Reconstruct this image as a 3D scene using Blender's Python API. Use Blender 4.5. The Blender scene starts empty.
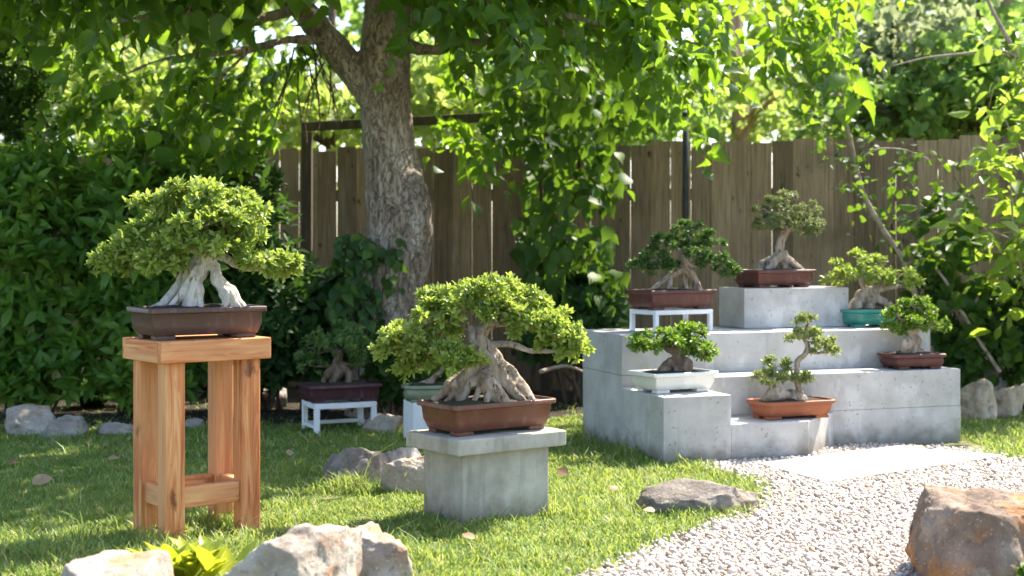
import bpy, bmesh, math, random
import numpy as np
from mathutils import Vector, Matrix, noise

C = bpy.context.scene.collection
F = 1024 * 50 / 36.0          # focal length in pixels
CH, HY = 1.05, 246.0          # camera height, horizon row
rng = np.random.default_rng(7)
random.seed(7)

def P(px, py, D):             # a measured photo point at a known distance
    return Vector(((px - 512) * D / F, D, CH - (py - HY) * D / F))
def G(px, py):                # a measured photo point lying on the ground
    D = CH * F / (py - HY)
    return Vector(((px - 512) * D / F, D, 0))

# ------------------------------------------------------------------ object helpers
def thing(name, label, cat, loc=(0, 0, 0), rotz=0, group=None):
    o = bpy.data.objects.new(name, None); C.objects.link(o)
    o.location = loc; o.rotation_euler = (0, 0, rotz); o.empty_display_size = .05
    o['label'] = label; o['category'] = cat
    if group: o['group'] = group
    return o
def tag(o, label, cat, group=None, kind=None):
    o['label'] = label; o['category'] = cat
    if group: o['group'] = group
    if kind: o['kind'] = kind
    return o
def link(name, me, mat, parent=None, smooth=True):
    o = bpy.data.objects.new(name, me); C.objects.link(o)
    if mat: me.materials.append(mat)
    if parent: o.parent = parent
    if len(me.polygons) and smooth is not None:
        me.polygons.foreach_set('use_smooth', [bool(smooth)] * len(me.polygons))
    return o
def np_mesh(name, V, Fc, rnd=None):
    V = np.asarray(V, dtype=np.float32); Fc = np.asarray(Fc, dtype=np.int32)
    me = bpy.data.meshes.new(name)
    k = Fc.shape[1]
    me.vertices.add(len(V)); me.vertices.foreach_set('co', V.ravel())
    me.loops.add(Fc.size); me.loops.foreach_set('vertex_index', Fc.ravel())
    me.polygons.add(len(Fc)); me.polygons.foreach_set('loop_start', np.arange(0, Fc.size, k, dtype=np.int32))
    if rnd is not None:
        a = me.attributes.new('rnd', 'FLOAT', 'POINT'); a.data.foreach_set('value', np.asarray(rnd, dtype=np.float32))
    me.update(calc_edges=True)
    return me
def bm_obj(name, bm, mat, parent=None, smooth=False, bevel=0):
    me = bpy.data.meshes.new(name); bm.to_mesh(me); bm.free()
    o = link(name, me, mat, parent, smooth)
    if bevel:
        m = o.modifiers.new('b', 'BEVEL'); m.width = bevel; m.segments = 2; m.limit_method = 'ANGLE'
    return o
def add_box(bm, c, s, rot=None):
    M = Matrix.Translation(c)
    if rot is not None: M = M @ rot
    M = M @ Matrix.Diagonal((s[0], s[1], s[2], 1))
    return bmesh.ops.create_cube(bm, size=1, matrix=M)['verts']
def add_prism(bm, pts, z0, z1):
    lo = [bm.verts.new((x, y, z0)) for x, y in pts]; hi = [bm.verts.new((x, y, z1)) for x, y in pts]
    n = len(pts)
    bm.faces.new(lo[::-1]); bm.faces.new(hi)
    for i in range(n): bm.faces.new((lo[i], lo[(i + 1) % n], hi[(i + 1) % n], hi[i]))

def nrm(a):
    return a / np.maximum(np.linalg.norm(a, axis=-1, keepdims=True), 1e-9)
def smooth_path(pts, rad, seg=6):
    pts = [np.array(p, float) for p in pts]; n = len(pts); P_, R_ = [], []
    for i in range(n - 1):
        p0 = pts[max(i - 1, 0)]; p1 = pts[i]; p2 = pts[i + 1]; p3 = pts[min(i + 2, n - 1)]
        for k in range(seg):
            t = k / seg
            P_.append(.5 * ((2 * p1) + (-p0 + p2) * t + (2 * p0 - 5 * p1 + 4 * p2 - p3) * t * t + (-p0 + 3 * p1 - 3 * p2 + p3) * t ** 3))
            R_.append(rad[i] * (1 - t) + rad[i + 1] * t)
    P_.append(pts[-1]); R_.append(rad[-1])
    return np.array(P_), np.array(R_)
class Tubes:
    """collects tapered limbs into one mesh"""
    def __init__(s): s.V, s.F, s.n = [], [], 0
    def add(s, pts, rad, sides=8, seg=6, rough=0, flute=0, lob=3, wob=0):
        p, r = smooth_path(pts, rad, seg) if len(pts) > 2 or seg > 1 else (np.array(pts, float), np.array(rad, float))
        m = len(p)
        if wob:                       # gnarled, never straight between its ends
            o_ = random.random() * 50; e_ = np.minimum(1, np.arange(m) / 3.)[:, None] * np.minimum(1, (m - 1 - np.arange(m)) / 3.)[:, None]
            L0 = np.concatenate([[0], np.cumsum(np.linalg.norm(np.diff(p, axis=0), axis=1))])
            nz = np.array([[noise.noise(Vector((l * 16 + o_, 3.1, 0))), noise.noise(Vector((l * 16 + o_, 9.7, 4))), .5 * noise.noise(Vector((l * 16 + o_, 1.3, 8)))] for l in L0])
            p = p + nz * e_ * wob * r[:, None]
            r = r * (1 + .35 * np.array([noise.noise(Vector((l * 28 + o_, 0, 2))) for l in L0]))
        t = nrm(np.gradient(p, axis=0))
        up = np.array([0.13, 0.97, 0.2]) if abs(t[0][1]) < .8 else np.array([1., 0.1, 0.1])
        a = nrm(np.cross(t, up)); b = np.cross(t, a)
        th = np.linspace(0, 2 * np.pi, sides, endpoint=False)
        ph = random.random() * 6
        rr = r[:, None] * (1 + flute * np.cos(lob * th + ph)[None, :] + rough * (np.random.RandomState(int(ph * 1000)).rand(m, sides) - .5))
        ring = p[:, None, :] + rr[..., None] * (np.cos(th)[None, :, None] * a[:, None, :] + np.sin(th)[None, :, None] * b[:, None, :])
        V = np.concatenate([ring.reshape(-1, 3), p[:1] - t[:1] * r[0] * .3, p[-1:] + t[-1:] * r[-1] * .5])
        i = np.arange(m - 1)[:, None] * sides; j = np.arange(sides)[None, :]; j2 = (j + 1) % sides
        q = np.stack([i + j, i + j2, i + sides + j2, i + sides + j], -1).reshape(-1, 4)
        c0, c1 = m * sides, m * sides + 1
        jj = np.arange(sides); k2 = (jj + 1) % sides
        cap0 = np.stack([np.full(sides, c0), k2, jj, jj], -1); e = (m - 1) * sides
        cap1 = np.stack([np.full(sides, c1), e + jj, e + k2, e + k2], -1)
        s.V.append(V); s.F.append((q + s.n, cap0[:, :3] + s.n, cap1[:, :3] + s.n)); s.n += len(V)
    def build(s, name, mat, parent, loc=(0, 0, 0), voxel=None, disp=0):
        V = np.concatenate(s.V) - np.array(loc)
        faces = []
        for q, a, b in s.F: faces += q.tolist() + a.tolist() + b.tolist()
        me = bpy.data.meshes.new(name); me.from_pydata(V.tolist(), [], faces); me.update()
        o = link(name, me, mat, parent)
        if voxel:
            m = o.modifiers.new('fuse', 'REMESH'); m.mode = 'VOXEL'; m.voxel_size = voxel; m.use_smooth_shade = True
            sm = o.modifiers.new('soft', 'SMOOTH'); sm.factor = .5; sm.iterations = 2
            if disp:
                tx = bpy.data.textures.new(name + '_relief', 'CLOUDS'); tx.noise_scale = disp * 3.2; tx.noise_depth = 3
                d = o.modifiers.new('relief', 'DISPLACE'); d.texture = tx; d.strength = disp; d.mid_level = .5
        return o

# ------------------------------------------------------------------ leaves
def leaf_tmpl(rows, fold=.12, droop=.12):
    """rows = [(t, halfwidth)], leaf 1 long along +Y, upper side +Z"""
    V, Fc = [], []
    for t, w in rows:
        z = -droop * t * t
        V += [(-w, t, z + fold * w * 2), (0, t, z), (w, t, z + fold * w * 2)]
    for i in range(len(rows) - 1):
        a = i * 3
        Fc += [(a, a + 1, a + 4, a + 3), (a + 1, a + 2, a + 5, a + 4)]
    return np.array(V), np.array(Fc)
SMALL = leaf_tmpl([(0, .03), (.35, .17), (.72, .22), (1, .05)], .2, .15)
LANCE = leaf_tmpl([(0, .02), (.2, .14), (.45, .2), (.75, .13), (1, .005)], .22, .16)
HEART = leaf_tmpl([(-.1, .2), (.04, .4), (.1, .37), (.24, .48), (.3, .42), (.44, .44), (.5, .34), (.63, .31), (.68, .22), (.84, .12), (1.05, .005)], .1, .28)
CURL = leaf_tmpl([(-.08, .18), (.06, .34), (.12, .31), (.27, .43), (.33, .36), (.48, .37), (.54, .28), (.68, .23), (.73, .15), (.88, .07), (1.0, .004)], .42, .6)
ROUND = leaf_tmpl([(0, .06), (.15, .32), (.45, .44), (.75, .33), (1, .04)], .08, .2)
NEEDLE = leaf_tmpl([(0, .05), (.5, .17), (1, .04)], .2, .1)

def instance(tm, pos, d, n, size, wid=None):
    V0, F0 = tm
    d = nrm(d); x = nrm(np.cross(d, n)); z = np.cross(x, d)
    M = len(pos)
    wid = np.ones(M) if wid is None else wid
    V = (pos[:, None, :] + size[:, None, None] * (V0[None, :, 0, None] * wid[:, None, None] * x[:, None, :]
         + V0[None, :, 1, None] * d[:, None, :] + V0[None, :, 2, None] * z[:, None, :]))
    Fc = (F0[None] + (np.arange(M) * len(V0))[:, None, None]).reshape(-1, 4)
    return V.reshape(-1, 3), Fc
class Leaves:
    def __init__(s): s.V, s.F, s.R, s.n = [], [], [], 0
    def add(s, tm, pos, d, n, size, rnd=None, wid=None):
        if len(pos) == 0: return
        V, Fc = instance(tm, pos, d, n, size, wid)
        if rnd is None: rnd = rng.random(len(pos))
        s.V.append(V); s.F.append(Fc + s.n); s.R.append(np.repeat(rnd, len(tm[0]))); s.n += len(V)
    def build(s, name, mat, parent=None, loc=(0, 0, 0)):
        me = np_mesh(name, np.concatenate(s.V) - np.array(loc), np.concatenate(s.F), np.concatenate(s.R))
        return link(name, me, mat, parent)
def rosettes(lv, tm, pos, ax, k, L, e0=35, e1=85, jit=.25, tone=None):
    """k leaves around every shoot tip"""
    ax = nrm(ax); M = len(pos)
    ref = nrm(rng.normal(size=(M, 3))); a = nrm(np.cross(ax, ref)); b = np.cross(ax, a)
    base = rng.random(M) if tone is None else tone
    for i in range(k):
        th = i * 2.39996 + rng.random(M) * .6
        e = np.radians(e0 + (e1 - e0) * (i + rng.random(M)) / k)
        per = np.cos(th)[:, None] * a + np.sin(th)[:, None] * b
        d = np.cos(e)[:, None] * ax + np.sin(e)[:, None] * per + jit * rng.normal(size=(M, 3))
        n = np.sin(e)[:, None] * ax - np.cos(e)[:, None] * per + jit * rng.normal(size=(M, 3))
        sz = L * (.7 + .5 * rng.random(M))
        p = pos - ax * (L * .5 * i / k)[..., None] if np.ndim(L) else pos - ax * (L * .5 * i / k)
        lv.add(tm, p, d, n, sz, np.clip(base * .7 + .3 * rng.random(M), 0, 1), .8 + .4 * rng.random(M))
def sphere_dirs(n): return nrm(rng.normal(size=(n, 3)))
def sprigs(lv, tw, org, dr, ln, k, L, tm, droop=.5, hang=.5, spread=.7, thick=.0035):
    """hanging shoots with alternate leaves; twigs go to tw (Twigs)"""
    dr = nrm(dr); M = len(org); up = np.array([0, 0, 1.])
    side = nrm(np.cross(dr, up) + .15 * rng.normal(size=(M, 3)))
    base = rng.random(M)
    def at(f): return org + dr * (ln * f)[:, None] - up * (droop * ln * f * f)[:, None]
    if tw is not None: tw.add(np.stack([at(np.full(M, f)) for f in (0, .33, .66, 1.)], 1), thick)
    for i in range(k):
        f = np.clip((i + .3 + .5 * rng.random(M)) / k, 0, 1)
        p = at(f); sg = (1 if i % 2 else -1) * np.ones(M)
        d = side * (sg * spread)[:, None] + dr * .35 - up * hang + .35 * rng.normal(size=(M, 3))
        n = up * .8 + .55 * rng.normal(size=(M, 3)) + dr * .3
        sz = L * (.5 + .8 * rng.random(M))
        p = p + nrm(d) * (sz * .35)[:, None]
        h_ = rng.random(M) < .5; rn = np.clip(base * .6 + .4 * rng.random(M), 0, 1); wd = .75 + .4 * rng.random(M); t2 = CURL if tm is HEART else tm
        lv.add(tm, p[h_], d[h_], n[h_], sz[h_], rn[h_], wd[h_]); lv.add(t2, p[~h_], d[~h_], n[~h_], sz[~h_], rn[~h_], wd[~h_])
class Twigs:
    def __init__(s): s.V, s.F, s.n = [], [], 0
    def add(s, pts, r):           # pts (M,K,3)
        M, K, _ = pts.shape
        th = np.array([0, 2.094, 4.189])
        rr = r * np.linspace(1, .45, K)
        off = np.stack([np.cos(th), np.sin(th), 0.3 * np.sin(th * 2)], -1)
        V = pts[:, :, None, :] + rr[None, :, None, None] * off[None, None]
        idx = (np.arange(K - 1)[:, None] * 3)
        j = np.arange(3)[None]; j2 = (j + 1) % 3
        q = np.stack([idx + j, idx + j2, idx + 3 + j2, idx + 3 + j], -1).reshape(-1, 4)
        s.V.append(V.reshape(-1, 3)); s.F.append((q[None] + (np.arange(M) * K * 3)[:, None, None]).reshape(-1, 4) + s.n); s.n += M * K * 3
    def build(s, name, mat, parent=None, loc=(0, 0, 0)):
        return link(name, np_mesh(name, np.concatenate(s.V) - np.array(loc), np.concatenate(s.F)), mat, parent)

# ------------------------------------------------------------------ materials
def new_mat(name):
    m = bpy.data.materials.new(name); m.use_nodes = True
    nt = m.node_tree; nt.nodes.clear()
    out = nt.nodes.new('ShaderNodeOutputMaterial')
    return m, nt, out
def nd(nt, t, **k):
    n = nt.nodes.new(t)
    for a, v in k.items(): setattr(n, a, v)
    return n
def ramp(nt, fac, stops):
    r = nt.nodes.new('ShaderNodeValToRGB'); cr = r.color_ramp
    while len(cr.elements) < len(stops): cr.elements.new(.5)
    for e, (p, c) in zip(cr.elements, stops): e.position = p; e.color = (*c, 1)
    nt.links.new(fac, r.inputs[0]); return r.outputs[0]
def leaf_mat(name, stops, trans=(.16, .28, .02), tf=.4, rough=.42, spec=.45):
    m, nt, out = new_mat(name)
    at = nd(nt, 'ShaderNodeAttribute', attribute_name='rnd')
    col = ramp(nt, at.outputs['Fac'], stops)
    p = nd(nt, 'ShaderNodeBsdfPrincipled'); p.inputs['Roughness'].default_value = rough
    p.inputs['Specular IOR Level'].default_value = spec
    nt.links.new(col, p.inputs['Base Color'])
    t = nd(nt, 'ShaderNodeBsdfTranslucent')
    mx = nd(nt, 'ShaderNodeMix', data_type='RGBA', blend_type='MIX'); mx.inputs[0].default_value = .75
    mul = nd(nt, 'ShaderNodeMix', data_type='RGBA', blend_type='MULTIPLY'); mul.inputs[0].default_value = 0
    nt.links.new(col, mx.inputs[6]); mx.inputs[7].default_value = (*trans, 1)
    nt.links.new(mx.outputs[2], t.inputs[0])
    s = nd(nt, 'ShaderNodeMixShader'); s.inputs[0].default_value = tf
    nt.links.new(p.outputs[0], s.inputs[1]); nt.links.new(t.outputs[0], s.inputs[2])
    nt.links.new(s.outputs[0], out.inputs[0])
    return m
def surf_mat(name, stops, scale=8, detail=8, rough=.8, bump=.3, bscale=40, stretch=(1, 1, 1), extra=None, spec=.3, bdist=.01, attr=None, coat=0, dist=0, splash=0, objrand=False):
    """mottled solid: noise-driven colours, a second noise for relief"""
    m, nt, out = new_mat(name)
    tc = nd(nt, 'ShaderNodeTexCoord'); mp = nd(nt, 'ShaderNodeMapping'); mp.inputs['Scale'].default_value = stretch
    nt.links.new(tc.outputs['Object'], mp.inputs[0]); vec = mp.outputs[0]
    if objrand:                       # every board cut from another stretch of timber
        oi = nd(nt, 'ShaderNodeObjectInfo'); c3 = nd(nt, 'ShaderNodeCombineXYZ'); sm = nd(nt, 'ShaderNodeVectorMath', operation='SCALE'); sm.inputs['Scale'].default_value = 23
        for i in range(3): nt.links.new(oi.outputs['Random'], c3.inputs[i])
        nt.links.new(c3.outputs[0], sm.inputs[0]); ao = nd(nt, 'ShaderNodeVectorMath', operation='ADD'); nt.links.new(vec, ao.inputs[0]); nt.links.new(sm.outputs[0], ao.inputs[1]); vec = ao.outputs[0]
    if attr:
        a = nd(nt, 'ShaderNodeAttribute', attribute_name=attr)
        sc = nd(nt, 'ShaderNodeVectorMath', operation='SCALE'); cmb = nd(nt, 'ShaderNodeCombineXYZ')
        for i in range(3): nt.links.new(a.outputs['Fac'], cmb.inputs[i])
        nt.links.new(cmb.outputs[0], sc.inputs[0]); sc.inputs['Scale'].default_value = 37
        ad = nd(nt, 'ShaderNodeVectorMath', operation='ADD'); nt.links.new(vec, ad.inputs[0]); nt.links.new(sc.outputs[0], ad.inputs[1]); vec = ad.outputs[0]
    n1 = nd(nt, 'ShaderNodeTexNoise'); n1.inputs['Scale'].default_value = scale; n1.inputs['Detail'].default_value = detail; n1.inputs['Roughness'].default_value = .62
    n1.inputs['Distortion'].default_value = dist
    nt.links.new(vec, n1.inputs[0])
    col = ramp(nt, n1.outputs[0], stops)
    if attr:
        hv = nd(nt, 'ShaderNodeHueSaturation'); nt.links.new(col, hv.inputs['Color'])
        mr = nd(nt, 'ShaderNodeMapRange'); nt.links.new(a.outputs['Fac'], mr.inputs[0]); mr.inputs[3].default_value = .62; mr.inputs[4].default_value = 1.38
        nt.links.new(mr.outputs[0], hv.inputs['Value']); col = hv.outputs[0]
    for e in (extra or []):           # (scale, lo, hi, colour, amount, stretch): blotches with a shape of their own
        mp2 = nd(nt, 'ShaderNodeMapping'); mp2.inputs['Scale'].default_value = e[5] if len(e) > 5 else (1, 1, 1); mp2.inputs['Location'].default_value = (3.1, 1.7, e[0])
        nt.links.new(tc.outputs['Object'], mp2.inputs[0])
        if objrand: nt.links.new(sm.outputs[0], mp2.inputs['Location'])
        n2 = nd(nt, 'ShaderNodeTexNoise'); n2.inputs['Scale'].default_value = e[0]; n2.inputs['Detail'].default_value = 6; n2.inputs['Roughness'].default_value = .6
        nt.links.new(mp2.outputs[0], n2.inputs[0])
        mr = nd(nt, 'ShaderNodeMapRange'); mr.inputs[1].default_value = e[1]; mr.inputs[2].default_value = e[2]; mr.inputs[4].default_value = e[4]
        nt.links.new(n2.outputs[0], mr.inputs[0])
        mx = nd(nt, 'ShaderNodeMix', data_type='RGBA'); nt.links.new(mr.outputs[0], mx.inputs[0]); nt.links.new(col, mx.inputs[6]); mx.inputs[7].default_value = (*e[3], 1)
        col = mx.outputs[2]
    if splash:                        # soil thrown up on the lowest hand's breadth by rain
        sp = nd(nt, 'ShaderNodeSeparateXYZ'); nt.links.new(tc.outputs['Object'], sp.inputs[0])
        na = nd(nt, 'ShaderNodeTexNoise'); na.inputs['Scale'].default_value = 11; na.inputs['Detail'].default_value = 7; nt.links.new(tc.outputs['Object'], na.inputs[0])
        ad_ = nd(nt, 'ShaderNodeMath', operation='MULTIPLY_ADD'); nt.links.new(na.outputs[0], ad_.inputs[0]); ad_.inputs[1].default_value = -splash * 2; nt.links.new(sp.outputs[2], ad_.inputs[2])
        mr = nd(nt, 'ShaderNodeMapRange'); mr.inputs[1].default_value = 0; mr.inputs[2].default_value = -splash * .9; mr.inputs[4].default_value = .75; nt.links.new(ad_.outputs[0], mr.inputs[0])
        mx = nd(nt, 'ShaderNodeMix', data_type='RGBA'); nt.links.new(mr.outputs[0], mx.inputs[0]); nt.links.new(col, mx.inputs[6]); mx.inputs[7].default_value = (.17, .145, .1, 1); col = mx.outputs[2]
    p = nd(nt, 'ShaderNodeBsdfPrincipled'); p.inputs['Roughness'].default_value = rough; p.inputs['Specular IOR Level'].default_value = spec
    p.inputs['Coat Weight'].default_value = coat; p.inputs['Coat Roughness'].default_value = .2
    nt.links.new(col, p.inputs['Base Color'])
    n3 = nd(nt, 'ShaderNodeTexNoise'); n3.inputs['Scale'].default_value = bscale; n3.inputs['Detail'].default_value = 9; n3.inputs['Roughness'].default_value = .7
    nt.links.new(vec, n3.inputs[0])
    b = nd(nt, 'ShaderNodeBump'); b.inputs['Strength'].default_value = bump; b.inputs['Distance'].default_value = bdist
    nt.links.new(n3.outputs[0], b.inputs['Height']); nt.links.new(b.outputs[0], p.inputs['Normal'])
    nt.links.new(p.outputs[0], out.inputs[0])
    return m

GREEN_BRIGHT = [(0, (.035, .085, .012)), (.45, (.075, .14, .02)), (.8, (.13, .19, .03)), (1, (.19, .22, .05))]
M = {}
M['bonsai_lime'] = leaf_mat('lime bonsai leaves', [(0, (.1, .165, .03)), (.5, (.23, .32, .065)), (.95, (.4, .45, .13)), (1, (.38, .26, .09))], (.44, .54, .07), .44, .36, .5)
M['bonsai_pale'] = leaf_mat('pale bonsai leaves', [(0, (.11, .16, .05)), (.5, (.22, .28, .1)), (1, (.36, .38, .17))], (.36, .42, .1), .38, .36, .5)
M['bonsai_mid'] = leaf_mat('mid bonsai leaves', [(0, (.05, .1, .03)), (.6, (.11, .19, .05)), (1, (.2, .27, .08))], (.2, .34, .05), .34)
M['bonsai_dark'] = leaf_mat('dark bonsai leaves', [(0, (.03, .075, .02)), (.6, (.065, .135, .03)), (1, (.12, .19, .045))], (.14, .25, .03), .32)
M['bonsai_olive'] = leaf_mat('olive bonsai leaves', [(0, (.09, .12, .04)), (.6, (.18, .22, .08)), (1, (.29, .31, .15))], (.26, .3, .09), .34)
M['bonsai_green'] = leaf_mat('green bonsai leaves', [(0, (.055, .12, .018)), (.6, (.12, .22, .03)), (.95, (.25, .32, .05)), (1, (.34, .26, .06))], (.28, .44, .03), .4)
M['tree_leaf'] = leaf_mat('tree leaves', [(0, (.03, .085, .018)), (.5, (.06, .135, .024)), (.94, (.11, .19, .035)), (1, (.24, .16, .05))], (.32, .52, .02), .55, .4, .4)
M['vine_leaf'] = leaf_mat('vine leaves', [(0, (.022, .062, .013)), (.5, (.05, .11, .02)), (1, (.11, .18, .03))], (.22, .38, .02), .42, .52, .28)
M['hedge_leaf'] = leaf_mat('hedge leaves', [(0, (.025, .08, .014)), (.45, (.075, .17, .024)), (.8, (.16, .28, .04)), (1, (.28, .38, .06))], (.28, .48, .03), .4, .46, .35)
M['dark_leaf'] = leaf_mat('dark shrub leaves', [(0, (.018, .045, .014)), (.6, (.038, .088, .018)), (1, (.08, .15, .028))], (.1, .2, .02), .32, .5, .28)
M['sun_leaf'] = leaf_mat('sunny shrub leaves', [(0, (.06, .14, .02)), (.5, (.14, .25, .03)), (.88, (.26, .34, .05)), (1, (.42, .28, .07))], (.42, .58, .05), .55, .45)
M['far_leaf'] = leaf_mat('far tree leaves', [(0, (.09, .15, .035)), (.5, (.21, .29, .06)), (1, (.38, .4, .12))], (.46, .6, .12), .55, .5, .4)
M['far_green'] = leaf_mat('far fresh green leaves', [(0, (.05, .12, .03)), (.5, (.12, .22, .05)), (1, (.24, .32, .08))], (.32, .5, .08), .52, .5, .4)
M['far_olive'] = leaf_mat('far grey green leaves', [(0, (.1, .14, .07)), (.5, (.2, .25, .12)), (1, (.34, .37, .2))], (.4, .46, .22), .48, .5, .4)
M['grass'] = leaf_mat('grass blades', [(0, (.045, .13, .03)), (.4, (.125, .235, .05)), (.86, (.3, .36, .085)), (.91, (.47, .43, .2)), (1, (.58, .5, .3))], (.46, .54, .1), .44, .45, .35)
M['long_grass'] = leaf_mat('long grass blades', [(0, (.012, .045, .018)), (1, (.035, .085, .025))], (.08, .16, .03), .3, .4)
M['lime_plant'] = leaf_mat('lime plant leaves', [(0, (.2, .27, .02)), (1, (.44, .46, .04))], (.5, .56, .03), .45, .35)
M['dead_leaf'] = leaf_mat('fallen leaf', [(0, (.16, .085, .04)), (.6, (.26, .17, .09)), (1, (.4, .31, .2))], (.3, .16, .04), .15, .6)

M['soil'] = surf_mat('lawn soil', [(.3, (.06, .1, .03)), (.5, (.12, .135, .05)), (.7, (.22, .17, .09))], 3, 8, .95, .6, 60)
M['mulch'] = surf_mat('mulch', [(.3, (.018, .014, .009)), (.55, (.04, .03, .018)), (.75, (.09, .065, .04))], 14, 9, .95, .9, 50, bdist=.03)
M['gravelbed'] = surf_mat('gravel bed', [(.3, (.25, .22, .19)), (.7, (.5, .46, .41))], 40, 6, .95, .8, 90)
M['pebble'] = leaf_mat('pebbles', [(0, (.25, .205, .17)), (.3, (.4, .34, .29)), (.6, (.5, .435, .38)), (.9, (.63, .575, .52)), (1, (.42, .29, .19))], (0, 0, 0), 0, .75, .3)
CONC = [(.3, (.37, .355, .335)), (.5, (.47, .455, .432)), (.7, (.56, .542, .518))]
M['concrete'] = surf_mat('grey concrete', CONC, 5, 10, .85, .22, 130, extra=[(2.2, .5, .68, (.33, .32, .31), .5, (1, 1, 1)), (7, .56, .68, (.34, .325, .3), .35, (3, 3, .3)), (4, .57, .64, (.66, .65, .63), .45, (1.5, 1.5, 1)), (45, .63, .67, (.17, .16, .15), .7), (150, .65, .69, (.14, .14, .135), .6)], bdist=.014, splash=.11)
M['concrete_warm'] = surf_mat('warm cast concrete', [(.3, (.28, .27, .225)), (.5, (.4, .385, .33)), (.7, (.5, .485, .42))], 6, 10, .88, .3, 130, extra=[(4, .5, .65, (.2, .19, .155), .7, (3, 3, .5)), (2.5, .55, .7, (.17, .18, .12), .5), (110, .66, .71, (.1, .1, .09), .7), (50, .67, .7, (.12, .11, .09), .7)], bdist=.012, splash=.1)
M['paving'] = surf_mat('pale stone paving', [(.3, (.34, .31, .27)), (.7, (.46, .43, .385))], 7, 9, .9, .3, 120, bdist=.008, extra=[(4, .54, .66, (.33, .29, .23), .6), (40, .64, .7, (.28, .24, .2), .6)])
def wood(name, stretch):
    return surf_mat(name, [(.34, (.38, .1, .034)), (.45, (.55, .18, .062)), (.54, (.65, .26, .098)), (.64, (.73, .4, .18))], 6.5, 9, .55, .3, 26, stretch,
        extra=[(5, .63, .68, (.12, .035, .014), .9, tuple(1.5 if q > 1 else .8 for q in stretch)), (2.2, .47, .56, (.68, .35, .16), .65, tuple(2.2 if q > 1 else .2 for q in stretch)), (14, .55, .7, (.36, .11, .036), .4, tuple(2.5 if q > 1 else .12 for q in stretch))], spec=.3, bdist=.004, dist=.9, objrand=True)
M['wood_z'] = wood('cedar upright', (6, 6, .45)); M['wood_x'] = wood('cedar lengthwise', (.45, 6, 6)); M['wood_y'] = wood('cedar crosswise', (6, .45, 6))
M['fence'] = surf_mat('weathered fence boards', [(.28, (.13, .083, .05)), (.5, (.26, .178, .112)), (.72, (.38, .28, .185))], 5, 10, .88, .7, 16, (22, 22, .7), attr='rnd', bdist=.006,
    extra=[(8, .64, .69, (.035, .02, .012), .9, (1.2, 1.2, .6)), (1.6, .5, .65, (.1, .08, .06), .5, (1, 1, 1)), (3, .56, .7, (.34, .29, .23), .35, (3, 3, .4))])
M['oldwood'] = surf_mat('old grey timber', [(.3, (.05, .038, .03)), (.7, (.13, .1, .075))], 5, 8, .9, .6, 20, (5, 5, .6), bdist=.01)
def bark_mat():
    m, nt, out = new_mat('fissured pale bark'); L = nt.links.new
    tc = nd(nt, 'ShaderNodeTexCoord'); mp = nd(nt, 'ShaderNodeMapping'); mp.inputs['Scale'].default_value = (1, 1, .34); L(tc.outputs['Object'], mp.inputs[0])
    wob = nd(nt, 'ShaderNodeTexNoise'); wob.inputs['Scale'].default_value = 9; wob.inputs['Detail'].default_value = 5; L(mp.outputs[0], wob.inputs[0])
    mxv = nd(nt, 'ShaderNodeMix', data_type='RGBA', blend_type='LINEAR_LIGHT'); mxv.inputs[0].default_value = .2; L(mp.outputs[0], mxv.inputs[6]); L(wob.outputs['Color'], mxv.inputs[7])
    vo = nd(nt, 'ShaderNodeTexVoronoi', feature='DISTANCE_TO_EDGE'); vo.inputs['Scale'].default_value = 25; L(mxv.outputs[2], vo.inputs[0])
    n1 = nd(nt, 'ShaderNodeTexNoise'); n1.inputs['Scale'].default_value = 6; n1.inputs['Detail'].default_value = 12; n1.inputs['Roughness'].default_value = .65; L(mp.outputs[0], n1.inputs[0])
    n2 = nd(nt, 'ShaderNodeTexNoise'); n2.inputs['Scale'].default_value = 38; n2.inputs['Detail'].default_value = 8; n2.inputs['Roughness'].default_value = .7; L(mp.outputs[0], n2.inputs[0])
    plate = ramp(nt, n1.outputs[0], [(.3, (.21, .152, .113)), (.46, (.42, .33, .262)), (.6, (.61, .515, .43)), (.72, (.74, .67, .585))])
    crack = ramp(nt, vo.outputs[0], [(0, (1, 1, 1)), (.09, (.25, .25, .25)), (.2, (0, 0, 0))])
    mr = nd(nt, 'ShaderNodeMapRange'); L(n2.outputs[0], mr.inputs[0]); mr.inputs[1].default_value = .38; mr.inputs[2].default_value = .6
    mu = nd(nt, 'ShaderNodeMath', operation='MULTIPLY'); L(crack, mu.inputs[0]); L(mr.outputs[0], mu.inputs[1])
    ms = nd(nt, 'ShaderNodeMath', operation='MULTIPLY'); ms.inputs[1].default_value = .55; L(mu.outputs[0], ms.inputs[0])
    mx = nd(nt, 'ShaderNodeMix', data_type='RGBA'); L(ms.outputs[0], mx.inputs[0]); L(plate, mx.inputs[6]); mx.inputs[7].default_value = (.06, .042, .032, 1)
    p = nd(nt, 'ShaderNodeBsdfPrincipled'); p.inputs['Roughness'].default_value = .95; p.inputs['Specular IOR Level'].default_value = .2; L(mx.outputs[2], p.inputs['Base Color'])
    ht = nd(nt, 'ShaderNodeMath', operation='MULTIPLY_ADD'); L(mu.outputs[0], ht.inputs[0]); ht.inputs[1].default_value = -1.2; L(n2.outputs[0], ht.inputs[2])
    b = nd(nt, 'ShaderNodeBump'); b.inputs['Strength'].default_value = 1; b.inputs['Distance'].default_value = .035; L(ht.outputs[0], b.inputs['Height']); L(b.outputs[0], p.inputs['Normal'])
    L(p.outputs[0], out.inputs[0]); return m
M['bark'] = bark_mat()
M['twig'] = surf_mat('twigs', [(.3, (.06, .04, .028)), (.7, (.16, .115, .08))], 20, 4, .9, .3, 60)
M['palebranch'] = surf_mat('pale branch', [(.3, (.2, .15, .11)), (.7, (.42, .34, .27))], 14, 6, .8, .4, 60, (1, 1, 1))
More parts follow.
